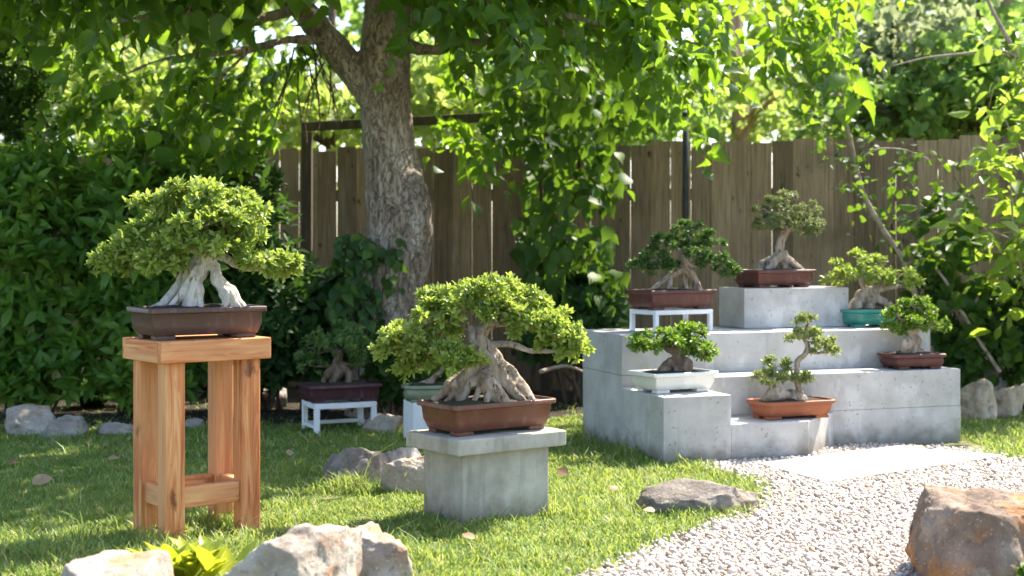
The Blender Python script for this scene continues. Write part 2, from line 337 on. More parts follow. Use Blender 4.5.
M['farbark'] = surf_mat('reddish far bark', [(.3, (.2, .12, .08)), (.7, (.5, .36, .26))], 6, 6, .9, .4, 20, (2, 2, .4))
M['root_white'] = surf_mat('bleached roots', [(.3, (.34, .3, .255)), (.5, (.58, .545, .5)), (.75, (.74, .71, .67))], 22, 8, .85, 1.0, 45, (1, 1, .4), extra=[(30, .57, .64, (.16, .11, .075), .85, (1.5, 1.5, .3)), (12, .56, .66, (.3, .25, .2), .6, (1, 1, .5))], bdist=.012)
M['root_tan'] = surf_mat('tan roots', [(.3, (.15, .105, .075)), (.5, (.36, .285, .215)), (.75, (.56, .48, .4))], 26, 8, .9, 1.0, 50, (1, 1, .4), extra=[(34, .56, .64, (.07, .045, .03), .85, (1.5, 1.5, .3)), (12, .56, .66, (.2, .17, .12), .5, (1, 1, .5))], bdist=.012)
M['root_brown'] = surf_mat('brown roots', [(.3, (.07, .045, .03)), (.5, (.17, .12, .085)), (.75, (.32, .26, .2))], 30, 8, .9, 1.0, 50, (1, 1, .4), bdist=.012)
M['potsoil'] = surf_mat('pot soil', [(.3, (.02, .014, .01)), (.7, (.08, .06, .045))], 60, 6, .95, 1, 120, bdist=.01)
M['moss'] = surf_mat('mossy soil', [(.3, (.03, .035, .012)), (.7, (.1, .09, .05))], 50, 6, .95, 1, 120, bdist=.01)
def pot(name, c, rough=.45, coat=0, var=.75):
    return surf_mat(name, [(.3, tuple(v * var for v in c)), (.7, c)], 10, 8, rough, .12, 200, coat=coat, bdist=.003, extra=[(18, .55, .7, tuple(min(1, v * 1.5 + .02) for v in c), .45), (9, .56, .68, tuple(.5 * v + .14 for v in c) if max(c) < .6 else (.55, .5, .4), .4, (3, 3, .5)), (70, .66, .71, tuple(v * .45 for v in c), .5)])
M['pot_umber'] = pot('umber stoneware', (.105, .06, .05), .4)
M['pot_russet'] = pot('russet stoneware', (.155, .062, .038), .42)
M['pot_plum'] = pot('plum stoneware', (.075, .03, .035), .4)
M['pot_maroon'] = pot('maroon stoneware', (.115, .042, .032), .42)
M['pot_white'] = pot('cream glaze', (.74, .73, .67), .3, .4, .93)
M['pot_terra'] = pot('terracotta', (.31, .1, .045), .5)
M['pot_teal'] = pot('teal glaze', (.045, .27, .2), .25, .5)
M['pot_celadon'] = pot('celadon glaze', (.2, .24, .14), .35, .3)
M['white_paint'] = surf_mat('white paint', [(.3, (.7, .7, .7)), (.7, (.82, .82, .82))], 12, 6, .5, .1, 90, extra=[(25, .66, .72, (.4, .38, .34), .5)], bdist=.002)
M['iron'] = surf_mat('dark steel', [(.3, (.02, .02, .022)), (.7, (.05, .05, .055))], 10, 4, .5, .1, 90)
M['house'] = surf_mat('pale siding', [(.3, (.55, .57, .6)), (.7, (.66, .68, .7))], 3, 4, .8, .1, 50)
M['roofing'] = surf_mat('grey roofing', [(.3, (.12, .11, .11)), (.7, (.2, .19, .18))], 8, 5, .9, .4, 60)
def rockmat(name, stops, extra): return surf_mat(name, stops, 5.5, 12, .92, .9, 38, extra=extra + [(60, .6, .68, tuple(v * .45 for v in stops[1][1]), .6), (95, .6, .66, tuple(min(1, v * 1.5) for v in stops[2][1]), .45)], bdist=.016, spec=.2)
M['rock_grey'] = rockmat('grey granite', [(.28, (.17, .145, .125)), (.5, (.34, .3, .265)), (.72, (.5, .46, .42))], [(3, .52, .66, (.26, .19, .14), .6), (18, .62, .7, (.07, .065, .06), .6), (5, .6, .7, (.5, .48, .46), .5)])
M['rock_warm'] = rockmat('warm sandstone', [(.28, (.24, .19, .15)), (.5, (.43, .37, .31)), (.72, (.6, .55, .49))], [(3.2, .55, .62, (.4, .19, .08), .8), (16, .6, .7, (.13, .1, .08), .6)])
M['rock_tan'] = rockmat('tan rock', [(.28, (.26, .2, .13)), (.5, (.48, .38, .27)), (.72, (.64, .55, .43))], [(4, .55, .64, (.2, .15, .11), .7), (16, .62, .7, (.1, .08, .06), .6)])
M['rock_brown'] = rockmat('brown grey rock', [(.28, (.1, .085, .072)), (.5, (.21, .18, .155)), (.72, (.36, .32, .28))], [(3, .52, .64, (.3, .21, .13), .6), (16, .62, .7, (.06, .05, .045), .6), (6, .6, .7, (.42, .39, .35), .5)])
M['rock_rust'] = rockmat('rust stained rock', [(.28, (.1, .072, .055)), (.5, (.25, .185, .14)), (.72, (.43, .35, .285))], [(3.5, .48, .57, (.44, .19, .055), .85), (14, .6, .7, (.05, .035, .03), .7), (6, .6, .7, (.42, .38, .33), .5)])

# ------------------------------------------------------------------ rocks
def rock(name, label, c, size, mat, seed, rotz=0, cat='rock', cuts=9, flat=None, group=None, sub=5, tilt=(0, 0), soft=.045, planes=(), cube=.45):
    rs = np.random.RandomState(seed)
    bm = bmesh.new(); bmesh.ops.create_icosphere(bm, subdivisions=sub, radius=1)
    V = np.array([v.co[:] for v in bm.verts])
    V /= np.maximum(np.abs(V).max(1, keepdims=True) ** cube, .2)
    for _ in range(cuts):
        n = nrm(rs.normal(size=3) + np.array([0, 0, .35])); d = .55 + .36 * rs.rand()
        ex = np.maximum(0, V @ n - d); V = V - ex[:, None] * n * .93
    for n, d in planes:
        n = nrm(np.array(n, float)); V = V - np.maximum(0, V @ n - d)[:, None] * n * .97
    off = Vector((seed * 3.7, seed * 1.3, 0))
    for i, v in enumerate(bm.verts):
        p = Vector(V[i])
        k = 1 + .1 * noise.fractal(p * 1.1 + off, 1, 2, 3) + soft * noise.fractal(p * 3.2 + off, .62, 2.1, 8) - .09 * max(0, .25 - abs(noise.noise(p * 1.5 + off))) - .03 * noise.cell(p * 2.6 + off)
        v.co = p * k
    zs = [v.co.z for v in bm.verts]; zt = max(zs)
    xs = [abs(v.co.x) for v in bm.verts]; ys = [abs(v.co.y) for v in bm.verts]
    sx, sy = size[0] / 2 / max(xs), size[1] / 2 / max(ys)
    base = zt * -.38
    sz = size[2] / (zt - base)
    for v in bm.verts: v.co = Vector((v.co.x * sx, v.co.y * sy, (v.co.z - base) * sz))
    if tilt != (0, 0):
        R = Matrix.Rotation(tilt[0], 4, 'X') @ Matrix.Rotation(tilt[1], 4, 'Y')
        for v in bm.verts: v.co = R @ v.co
    o = bm_obj(name, bm, mat, None, True)
    o.location = (c[0], c[1], -.01); o.rotation_euler.z = rotz
    return tag(o, label, cat, group)

# ------------------------------------------------------------------ SETTING: ground, gravel, bed
def poly_obj(name, pts, z, mat, kind='structure'):
    bm = bmesh.new(); bm.faces.new([bm.verts.new((p[0], p[1], z)) for p in pts])
    o = bm_obj(name, bm, mat); o['kind'] = kind; return o
bm = bmesh.new()
bmesh.ops.create_grid(bm, x_segments=4, y_segments=4, size=150)
g = bm_obj('ground', bm, M['soil']); g['kind'] = 'structure'

edge_px = [(700, 469), (728, 474), (762, 484), (768, 500), (752, 514), (716, 526), (678, 540), (640, 556), (604, 570), (560, 590), (520, 612)]
far_px = [(1130, 478), (1024, 463), (985, 456), (950, 449), (905, 449), (860, 446), (838, 447)]
GP = [G(*p).xy for p in edge_px] + [Vector((-.02, 3.2)), Vector((4.2, 3.2)), Vector((4.2, 6.9))] + [G(*p).xy for p in far_px]
GP += [Vector((1.55, 7.3)), Vector((1.35, 7.0)), Vector((.9, 6.85))]
GPn = np.array([p[:] for p in GP])
poly_obj('gravel_bed', GPn, .004, M['gravelbed'])
def inside(poly, x, y):
    r = np.zeros(len(x), bool); n = len(poly); j = n - 1
    for i in range(n):
        xi, yi = poly[i]; xj, yj = poly[j]
        c = ((yi > y) != (yj > y)) & (x < (xj - xi) * (y - yi) / (yj - yi + 1e-12) + xi)
        r ^= c; j = i
    return r
bedline = [(-7, 8.15), (-3.2, 8.2), (-2, 8.25), (-1, 8.35), (0, 8.6), (.6, 8.75), (1.6, 9.1), (2.6, 9.0), (3.5, 8.9), (7, 8.8)]
BED = np.array(bedline + [(7, 12.5), (-7, 12.5)])
poly_obj('mulch_bed', BED, .008, M['mulch'])

# ------------------------------------------------------------------ stepped concrete display
ANG = math.radians(19); U = Vector((math.cos(ANG), math.sin(ANG))); W = Vector((-math.sin(ANG), math.cos(ANG))); O = Vector((.72, 6.76))
def S(s, t): return O + U * s + W * t
steps = thing('stepped_display', 'grey concrete block display rising in steps beside the gravel, holding six potted bonsai', 'display', (O.x, O.y, 0), ANG)
def block(name, pts, z0, z1, bev=.0035):
    bm = bmesh.new(); add_prism(bm, pts, z0, z1)
    bmesh.ops.recalc_face_normals(bm, faces=bm.faces)
    return bm_obj(name, bm, M['concrete'], steps, False, bev)
def rect(a, b, c, d): return [(a, c), (b, c), (b, d), (a, d)]
block('corner_block', rect(0, .36, 0, .5), -.02, .33)
block('low_step', [(.3605, .0015), (.785, .0015), (1.10, .277), (.3605, .277)], -.02, .187)
block('step_block', rect(.363, 1.885, .28, .517), -.02, .193); block('step_block', rect(.363, 1.883, .281, .517), .194, .39)
block('tier_block', rect(.012, 1.86, .52, 1.06), -.02, .388); block('tier_block', rect(.01, 1.862, .52, 1.06), .389, .595)
block('top_block', rect(.86, 1.52, .8, 1.1), .5975, .817)

# paving slab on the gravel
sl = [G(757, 468), G(826, 487), G(1003, 460), G(900, 450)]
bm = bmesh.new(); add_prism(bm, [(p.x, p.y) for p in sl], .0, .026)
bmesh.ops.recalc_face_normals(bm, faces=bm.faces)
tag(bm_obj('paving_slab', bm, M['paving'], None, False, .006), 'large pale flat stone slab lying on the gravel', 'paving slab')

# ------------------------------------------------------------------ cedar stand
SA = math.radians(38)
st = thing('plant_stand', 'tall orange-brown timber plant stand with four square legs on the lawn', 'plant stand', (-1.222, 4.95, 0), SA)
SL, SW, LT, LV = .43, .335, .077, .066
def sbox(name, c, s, mat, bev=.004):
    bm = bmesh.new(); add_box(bm, (0, 0, 0), s); o = bm_obj(name, bm, mat, st, False, bev); o.location = c; return o
for k, yy in enumerate((.056, .168, .279)): sbox('tabletop', (SL / 2, yy, .7), (SL - .05, .1105, .028), M['wood_x'], .003)
for yy in (.0125, SW - .0125): sbox('apron', (SL / 2, yy, .677), (SL, .028, .077), M['wood_x'], .003)
for xx in (.0125, SL - .0125): sbox('apron', (xx, SW / 2, .677), (.027, SW - .056, .0765), M['wood_y'], .003)
for xx in (.028 + LT / 2, SL - .028 - LT / 2):
    for yy in (.028 + LV / 2, SW - .028 - LV / 2): sbox('leg', (xx, yy, .322), (LT, LV, .71), M['wood_z'], .005)
for yy in (.028 + LV / 2, SW - .028 - LV / 2): sbox('rail', (SL / 2, yy, .155), (SL - .056 - 2 * LT, .04, .075), M['wood_x'])
for xx in (.028 + LT / 2, SL - .028 - LT / 2): sbox('rail', (xx, SW / 2, .155), (.04, SW - .056 - 2 * LV, .0745), M['wood_y'])
def onstand(x, y): return Vector((-1.222 + x * math.cos(SA) - y * math.sin(SA), 4.95 + x * math.sin(SA) + y * math.cos(SA)))

# ------------------------------------------------------------------ concrete pedestal
PA = math.radians(37); PO = Vector((-.2, 5.22))
ped = thing('pedestal', 'squat weathered concrete pedestal with an overhanging slab top, standing in the grass', 'pedestal', (PO.x, PO.y, 0), PA)
bm = bmesh.new(); add_box(bm, (.26, .178, .136), (.41, .265, .275)); bm_obj('base', bm, M['concrete_warm'], ped, False, .006)
bm = bmesh.new(); add_box(bm, (.26, .178, .3045), (.515, .355, .06)); bm_obj('slab_top', bm, M['concrete_warm'], ped, False, .006)
def onped(x, y): return Vector((PO.x + x * math.cos(PA) - y * math.sin(PA), PO.y + x * math.sin(PA) + y * math.cos(PA)))

# white metal benches and plinth
def bench(label, loc, rot, L, Wd, H, t=.026, low=False):
    r = thing('low_bench', label, 'bench', loc, rot)
    def bx(n, c, s):
        bm = bmesh.new(); add_box(bm, (0, 0, 0), s); o = bm_obj(n, bm, M['white_paint'], r, False, .003); o.location = c
    for y in (-Wd / 2 + t / 2, Wd / 2 - t / 2): bx('top_rail', (0, y, H - t / 2), (L, t, t))
    for x in (-L / 2 + t / 2, L / 2 - t / 2): bx('top_rail', (x, 0, H - t / 2), (t, Wd - 2 * t, t * .98))
    for k in range(3): bx('slat', (-L / 4 + k * L / 4, 0, H - t * .62), (t, Wd - 2 * t, t * .6))
    for x in (-L / 2 + t / 2, L / 2 - t / 2):
        for y in (-Wd / 2 + t / 2, Wd / 2 - t / 2): bx('leg', (x, y, (H - t) / 2), (t * .98, t * .98, H - t))
    if low:
        for x in (-L / 2 + t / 2, L / 2 - t / 2): bx('stretcher', (x, 0, H * .25), (t * .7, Wd - 2 * t, t * .7))
        bx('stretcher', (0, Wd / 2 - t / 2, H * .25), (L - 2 * t, t * .7, t * .7))
    return r
bw = S(.42, .8)
bench('small white bench on the upper step of the concrete display', (bw.x, bw.y, .5955), math.radians(30), .38, .24, .115, .024)
b0 = Vector(((338 - 512) / F * 8.0, 8.05))
bench('low white metal bench on the shaded lawn under a dark bonsai', (b0.x, b0.y, 0), math.radians(24), .36, .27, .175, .03, True)
pl = P(426, 443, 7.72)
bm = bmesh.new(); add_box(bm, (0, 0, .105), (.2, .2, .21))
o = bm_obj('plinth_block', bm, M['white_paint'], None, False, .005); o.location = (pl.x, pl.y, 0); o.rotation_euler.z = math.radians(20)
tag(o, 'plain white block plinth behind the concrete pedestal', 'plinth')

# ------------------------------------------------------------------ pots and bonsai
def rrect(L, Wd, r, n=6):
    pts = []
    for cx, cy, a0 in ((1, 1, 0), (-1, 1, 90), (-1, -1, 180), (1, -1, 270)):
        for k in range(n + 1):
            a = math.radians(a0 + 90 * k / n)
            pts.append((cx * (L / 2 - r) + r * math.cos(a), cy * (Wd / 2 - r) + r * math.sin(a)))
    return pts
def make_pot(root, L, Wd, H, mat, corner=.02, rot=0, soil='potsoil', lip=.012, taper=.12, foot=.016, oval=False):
    """rim size L x Wd; profile from foot up to a lip and down the inside"""
    bm = bmesh.new()
    z0 = foot
    prof = [(z0, -taper * L * .5 - .004), (z0 + .003, -taper * L * .5), (z0 + (H - z0) * .35, -taper * L * .3), (H - .024, -lip - .004), (H - .02, -lip), (H - .017, -.001), (H - .003, 0), (H, -.003), (H, -.012), (H - .004, -.015), (H - .016, -.017)]
    rings = []
    for z, ins in prof:
        a, b = L + 2 * ins, Wd + 2 * ins
        r = min(a, b) / 2 * .97 if oval else max(.006, corner + ins * .4)
        rings.append([bm.verts.new((x, y, z)) for x, y in rrect(a, b, min(r, min(a, b) / 2 * .98))])
    n = len(rings[0])
    for q in range(len(rings) - 1):
        for i in range(n): bm.faces.new((rings[q][i], rings[q][(i + 1) % n], rings[q + 1][(i + 1) % n], rings[q + 1][i]))
    bm.faces.new(rings[0][::-1])
    po = bm_obj('pot', bm, mat, root, True); po.rotation_euler.z = rot
    md = po.modifiers.new('e', 'EDGE_SPLIT'); md.split_angle = math.radians(50)
    fx, fy = L / 2 * (1 - taper) - .045, Wd / 2 - taper * L * .5 - .03
    for sx in (-1, 1):
        for sy in (-1, 1):
            bm = bmesh.new(); add_box(bm, (sx * fx, sy * fy, foot / 2), (min(.075, L * .2), min(.05, Wd * .25), foot)); bm_obj('foot', bm, mat, po, False, .003)
    bm = bmesh.new()
    pts = rrect(L - .034, Wd - .034, (min(L, Wd) - .034) / 2 * .96 if oval else max(.006, corner - .005), 6)
    bmesh.ops.create_grid(bm, x_segments=24, y_segments=16, size=.5)
    pa = np.array(pts)
    for v in bm.verts:
        x, y = v.co.x * (L - .036), v.co.y * (Wd - .036)
        if oval:
            nx, ny = v.co.x * 2, v.co.y * 2
            x = nx * math.sqrt(max(0, 1 - ny * ny / 2)) * (L - .036) / 2; y = ny * math.sqrt(max(0, 1 - nx * nx / 2)) * (Wd - .036) / 2
        e = (1 - min(1, (abs(v.co.x) * 2)) ** 4) * (1 - min(1, abs(v.co.y) * 2) ** 4)
        v.co = (x, y, H - .014 + .02 * e + .006 * e * noise.noise(Vector((x * 25, y * 25, L * 9))))
    so = bm_obj('soil', bm, M[soil], root, True); so.rotation_euler.z = rot
    return po
def bonsai(label, loc, potspec, D, trunks, crowns, leafmat, leaf, barkmat, shoots=60, tm=SMALL, k=8, voxel=.0035, sub=(.05, .03), clump=9, fill=1.0, flute=.12, thin=False):
    root = thing('bonsai', label, 'bonsai', loc, 0, 'bonsai trees in ceramic pots')
    make_pot(root, **potspec)
    for ci, (tr, pads) in enumerate(zip(trunks, crowns)):
        T = Tubes(); B = Tubes()
        for path in tr:
            pts = [tuple(P(a, b, D + dy)) for a, b, dy, r in path]; rad = [r * D / F for *_, r in path]
            T.add(pts, rad, 12, 8, .12, flute * 1.4, 3, 1.3)
        lv = Leaves()
        for (px, py, rx, ry, dy) in pads:
            c = np.array(P(px, py, D + dy)); sc = (D + dy) / F
            R = np.array([rx * sc, (rx * .55 + ry * .35) * sc, ry * sc]) * (.84 * (.9 + .2 * rng.random(3)) if D < 6 else .95)
            R[1] = max(R[1], .05)
            # twigs that carry the pad
            top = tr[0][-1]; tp = P(top[0], top[1], D + top[2])
            best = min(((p[0] - px) ** 2 + (p[1] - py) ** 2 * 1.5, i, j) for i, path in enumerate(tr) for j, p in enumerate(path) if p[1] < tr[0][0][1] - 14)
            q = tr[best[1]][best[2]]; qp = P(q[0], q[1], D + q[2])
            mid = (Vector(qp) + Vector(c)) / 2 + Vector((0, 0, -.01))
            r0 = min(q[3], 2.4 if not thin else 1.5) * sc * .7
            B.add([tuple(qp), tuple(mid), tuple(Vector(c) - Vector((0, 0, R[2] * .3)))], [r0, r0 * .7, r0 * .4], 6, 4)
            for b in range(4):
                a = rng.random() * 6.28; e = Vector((c[0] + R[0] * .75 * math.cos(a), c[1] + R[1] * .7 * math.sin(a), c[2] + R[2] * (.1 + .3 * rng.random())))
                B.add([tuple(Vector(c) - Vector((0, 0, R[2] * .3))), tuple((Vector(c) + e) / 2 + Vector((0, 0, .004))), tuple(e)], [r0 * .4, r0 * .3, r0 * .15], 5, 3)
            area = (rx * ry) / 900.0
            nc = max(7, int(1.3 * clump * area ** .7 + 4))
            dirs = sphere_dirs(nc * 3); dirs = dirs[dirs[:, 2] > -.5][:nc]
            cc = c + dirs * R * (.62 + .4 * rng.random((len(dirs), 1)))
            sr = sub[1] + (sub[0] - sub[1]) * rng.random(len(cc))
            ns = max(6, int(shoots / (7.2 if D < 6 else 5.6)))
            tone0 = rng.random(len(cc))
            cpos = np.repeat(cc, ns, 0); srr = np.repeat(sr, ns); tone = np.repeat(tone0, ns); dd = np.repeat(dirs, ns, 0)
            dv = nrm(sphere_dirs(len(cpos)) + dd * .35 + np.array([0, 0, .45]))
            pos = cpos + dv * (srr * (.45 + .6 * rng.random(len(cpos))))[:, None] * np.array([1, 1, .75])
            rosettes(lv, tm, pos, dv + np.array([0, 0, .45]) + .25 * rng.normal(size=pos.shape), k, leaf, 22, 78, tone=np.clip(tone * .6 + .4 * rng.random(len(pos)), 0, 1))
        T.build('trunk', barkmat, root, loc, voxel, .004)
        B.build('branches', barkmat, root, loc)
        lv.build('crown', leafmat, root, loc)
    return root

# bonsai on the timber stand
c1 = onstand(.215, .165); D1 = c1.y
bonsai('broad lime bonsai with bleached forked roots in a dark brown tray on the timber stand', (c1.x, c1.y, .7145),
    dict(L=.45, Wd=.25, H=.115, mat=M['pot_umber'], corner=.012, rot=math.radians(34)), D1,
    [[[(190, 312, -.05, 9), (192, 294, -.05, 7.5), (197, 274, -.03, 7), (206, 257, 0, 7), (210, 238, 0, 5), (212, 215, 0, 4)],
      [(148, 311, -.02, 2.5), (165, 301, -.02, 4.5), (180, 286, -.01, 5.5), (194, 266, 0, 6), (204, 254, 0, 6)],
      [(160, 311, -.07, 2), (174, 303, -.07, 3.5), (186, 286, -.05, 4.5), (198, 266, -.02, 5)],
      [(158, 309, .06, 3), (176, 292, .05, 5), (192, 272, .03, 6), (203, 257, 0, 6)],
      [(236, 310, 0, 5.5), (229, 297, 0, 7), (217, 281, 0, 6), (209, 264, 0, 6), (206, 250, 0, 5)],
      [(244, 307, .06, 2.5), (234, 296, .05, 4), (223, 284, .03, 5)],
      [(222, 312, -.05, 2.5), (226, 303, -.04, 3.5), (222, 290, -.02, 4.5), (214, 276, -.01, 4)],
      [(203, 312, -.06, 2.5), (199, 301, -.06, 3.5), (199, 284, -.04, 4)],
      [(206, 256, 0, 5), (225, 258, -.02, 4), (250, 268, -.02, 3), (272, 270, -.02, 2)],
      [(205, 254, 0, 5), (180, 250, -.02, 4), (150, 264, -.03, 3), (128, 264, -.03, 2)]]],
    [[(200, 197, 36, 12, 0), (228, 201, 26, 11, .03), (166, 212, 34, 12, .03), (246, 218, 27, 13, .02), (205, 223, 46, 13, -.1), (150, 236, 32, 12, -.03), (240, 236, 26, 11, -.03), (186, 243, 30, 10, -.12), (128, 256, 33, 12, -.02), (165, 262, 26, 9, -.1), (112, 264, 17, 8, 0), (218, 250, 18, 7, -.1), (266, 266, 26, 9, -.02), (284, 269, 14, 7, -.02), (205, 218, 50, 20, .16)]],
    M['bonsai_lime'], .031, M['root_white'], shoots=76, k=8, sub=(.055, .035), clump=10, voxel=.003)

# bonsai on the concrete pedestal
c2 = onped(.265, .182); D2 = c2.y
bonsai('spreading lime bonsai with a web of tan roots in a russet tray on the pedestal', (c2.x, c2.y, .335),
    dict(L=.495, Wd=.28, H=.12, mat=M['pot_russet'], corner=.03, rot=math.radians(36), soil='moss', taper=.14), D2,
    [[[(518, 402, .02, 8), (503, 377, .02, 9.5), (489, 356, 0, 8), (478, 339, 0, 7.5), (483, 328, 0, 7), (499, 322, 0, 5), (512, 324, 0, 3)],
      [(492, 403, -.06, 6), (490, 384, -.05, 8), (486, 362, -.02, 8), (480, 345, 0, 7)],
      [(458, 404, -.06, 4), (466, 389, -.05, 5.5), (479, 380, -.05, 6.5), (487, 367, -.02, 7)],
      [(436, 402, 0, 5), (450, 386, 0, 6), (469, 373, 0, 7), (484, 360, 0, 7)],
      [(452, 404, -.03, 5), (457, 385, -.03, 6), (468, 374, -.02, 6), (482, 364, 0, 5)],
      [(508, 405, -.09, 3.5), (498, 391, -.08, 5), (490, 379, -.06, 6)],
      [(486, 406, -.1, 3), (489, 396, -.09, 4), (491, 384, -.06, 5)],
      [(532, 402, .04, 4), (516, 379, .04, 6), (500, 360, .03, 6.5), (487, 347, 0, 6)],
      [(524, 404, -.02, 3.5), (512, 388, -.01, 5.5), (499, 370, -.01, 6)],
      [(444, 403, -.05, 2), (453, 395, -.05, 3), (462, 381, -.04, 3.5), (474, 371, -.03, 4)], [(474, 405, -.09, 2), (477, 393, -.08, 3), (484, 380, -.06, 4), (488, 366, -.03, 4)], [(500, 406, -.1, 2), (503, 396, -.08, 3), (497, 382, -.05, 4), (490, 370, -.03, 4)], [(536, 403, .02, 2), (526, 392, .02, 3), (510, 376, .02, 4), (497, 360, .02, 4)],
      [(486, 345, 0, 4), (509, 345, -.02, 3.4), (534, 351, -.02, 2.6), (562, 352, -.02, 1.6)],
      [(478, 333, 0, 4), (455, 322, 0, 3.5), (430, 322, 0, 2.5), (404, 340, -.02, 2)],
      [(482, 350, -.02, 3), (466, 358, -.08, 2.5), (455, 358, -.1, 2)],
      [(490, 326, 0, 3), (487, 312, .02, 2), (480, 298, .02, 1.5)]]],
    [[(488, 291, 38, 13, 0), (455, 300, 36, 13, .02), (520, 303, 32, 16, .02), (440, 314, 30, 11, -.02), (482, 308, 40, 11, .1), (502, 313, 34, 11, -.05), (526, 318, 26, 11, -.03), (440, 328, 26, 9, .04), (408, 340, 28, 17, -.02), (392, 350, 18, 14, 0), (428, 356, 26, 16, -.04), (462, 358, 22, 13, -.14), (532, 326, 28, 15, -.02), (562, 341, 24, 14, -.02), (575, 350, 14, 9, 0), (545, 318, 20, 12, .05), (418, 366, 20, 10, -.02)]],
    M['bonsai_lime'], .029, M['root_tan'], shoots=72, k=8, sub=(.05, .03), clump=10)

# dark bonsai on the low white bench
D3 = 8.05
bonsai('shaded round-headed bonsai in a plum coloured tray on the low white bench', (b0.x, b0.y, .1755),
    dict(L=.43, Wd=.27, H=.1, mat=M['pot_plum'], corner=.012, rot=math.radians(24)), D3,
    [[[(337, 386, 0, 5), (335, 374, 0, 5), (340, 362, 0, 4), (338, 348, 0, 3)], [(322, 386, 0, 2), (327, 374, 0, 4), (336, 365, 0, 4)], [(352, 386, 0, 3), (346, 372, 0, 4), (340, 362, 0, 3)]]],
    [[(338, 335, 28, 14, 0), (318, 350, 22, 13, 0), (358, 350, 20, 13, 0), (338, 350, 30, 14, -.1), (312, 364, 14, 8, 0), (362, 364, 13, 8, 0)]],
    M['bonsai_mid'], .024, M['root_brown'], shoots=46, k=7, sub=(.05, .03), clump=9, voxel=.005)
# green glazed pot on the white plinth
D4 = pl.y
bonsai('small bonsai in a shallow grey-green tray on the white block plinth', (pl.x, pl.y, .2105),
    dict(L=.27, Wd=.2, H=.09, mat=M['pot_celadon'], corner=.04, rot=math.radians(20), oval=True), D4,
    [[[(424, 390, 0, 3.5), (431, 380, 0, 3.2), (440, 372, 0, 2.6), (447, 362, 0, 2)], [(409, 389, 0, 1.5), (418, 385, 0, 2.2), (430, 381, 0, 2.6)]]],
    [[(446, 360, 13, 8, .02), (436, 368, 11, 6, .02), (452, 368, 9, 6, 0)]],
    M['bonsai_green'], .024, M['root_tan'], shoots=40, k=7, sub=(.03, .02), clump=8, voxel=.004)
# bonsai on the steps
def on(label, s, t, z, potspec, *a, **k):
    p = S(s, t); return bonsai(label, (p.x, p.y, z + .0005), potspec, p.y, *a, **k)
on('bright green bonsai with mounded roots in a cream tray on the corner block', .175, .26, .33,
    dict(L=.385, Wd=.25, H=.1, mat=M['pot_white'], corner=.014, rot=math.radians(28), taper=.16),
    [[[(677, 381, -.02, 6), (678, 366, -.02, 5), (676, 354, 0, 4), (674, 342, 0, 3)], [(660, 379, -.02, 5), (664, 370, -.02, 7), (672, 362, 0, 5)], [(690, 379, -.02, 5), (687, 368, -.02, 8), (680, 360, 0, 5)], [(676, 354, 0, 3), (686, 350, 0, 2.5), (696, 349, 0, 2)], [(676, 354, 0, 3), (664, 348, 0, 2.5), (652, 345, 0, 2)]]],
    [[(674, 332, 18, 9, 0), (652, 343, 18, 9, 0), (640, 346, 9, 6, 0), (690, 335, 16, 10, .02), (698, 348, 16, 12, -.02), (672, 343, 20, 8, -.05), (705, 354, 9, 7, 0)]],
    M['bonsai_green'], .029, M['root_brown'], shoots=44, k=7, sub=(.04, .025), clump=10, fill=1)
on('pale bonsai with one tall bent stem in a terracotta tray on the lowest step', .775, .15, .187,
    dict(L=.43, Wd=.22, H=.092, mat=M['pot_terra'], corner=.05, rot=math.radians(22), taper=.15),
    [[[(801, 401, 0, 3.4), (797, 378, 0, 3), (797, 363, 0, 3), (808, 350, 0, 2.6), (805, 337, 0, 2.1), (809, 322, 0, 1.4)], [(807, 350, 0, 1.8), (816, 353, 0, 1.5), (826, 353, 0, 1)]],
     [[(772, 402, -.03, 4), (773, 388, -.03, 4), (776, 374, -.02, 3)], [(765, 402, -.04, 5), (771, 395, -.04, 8), (776, 394, -.03, 8), (784, 400, -.03, 6)], [(786, 402, -.02, 6), (793, 398, -.02, 7), (802, 400, -.02, 5), (808, 401, -.02, 3)]]],
    [[(808, 319, 10, 7, 0), (796, 337, 11, 5, 0), (813, 334, 8, 5, .02), (822, 341, 10, 5, 0), (827, 352, 14, 5, 0)], [(776, 366, 13, 9, 0), (761, 377, 13, 8, -.02), (790, 378, 15, 7, -.02), (776, 381, 16, 6, -.06), (806, 379, 6, 4, -.02)]],
    M['bonsai_pale'], .025, M['root_tan'], shoots=34, k=6, sub=(.026, .016), clump=9, voxel=.004, thin=True)
on('dense dark bonsai with arching roots in a maroon tray on the small white bench', .42, .8, .711,
    dict(L=.44, Wd=.25, H=.105, mat=M['pot_maroon'], corner=.012, rot=math.radians(30)),
    [[[(701, 294, -.02, 4), (692, 275, -.01, 4.2), (685, 264, 0, 4), (684, 250, 0, 2.8)], [(650, 293, 0, 2), (663, 281, 0, 2.8), (680, 270, 0, 3.4)], [(668, 294, -.04, 2.2), (669, 281, -.03, 2.4), (681, 270, 0, 3)], [(686, 294, .03, 2), (686, 280, .02, 2.4), (684, 268, 0, 3)], [(684, 264, 0, 3), (660, 262, 0, 2), (645, 266, 0, 1.5)], [(685, 264, 0, 3), (706, 266, 0, 2), (722, 268, 0, 1.5)]]],
    [[(690, 233, 24, 11, 0), (668, 243, 22, 10, 0), (708, 243, 18, 11, 0), (688, 250, 32, 10, -.06), (652, 256, 20, 9, 0), (640, 268, 12, 7, 0), (662, 266, 16, 7, -.03), (716, 258, 14, 9, 0), (724, 269, 12, 9, 0), (705, 262, 14, 8, -.03)]],
    M['bonsai_dark'], .023, M['root_tan'], shoots=70, k=8, tm=NEEDLE, sub=(.04, .025), clump=11, voxel=.004)
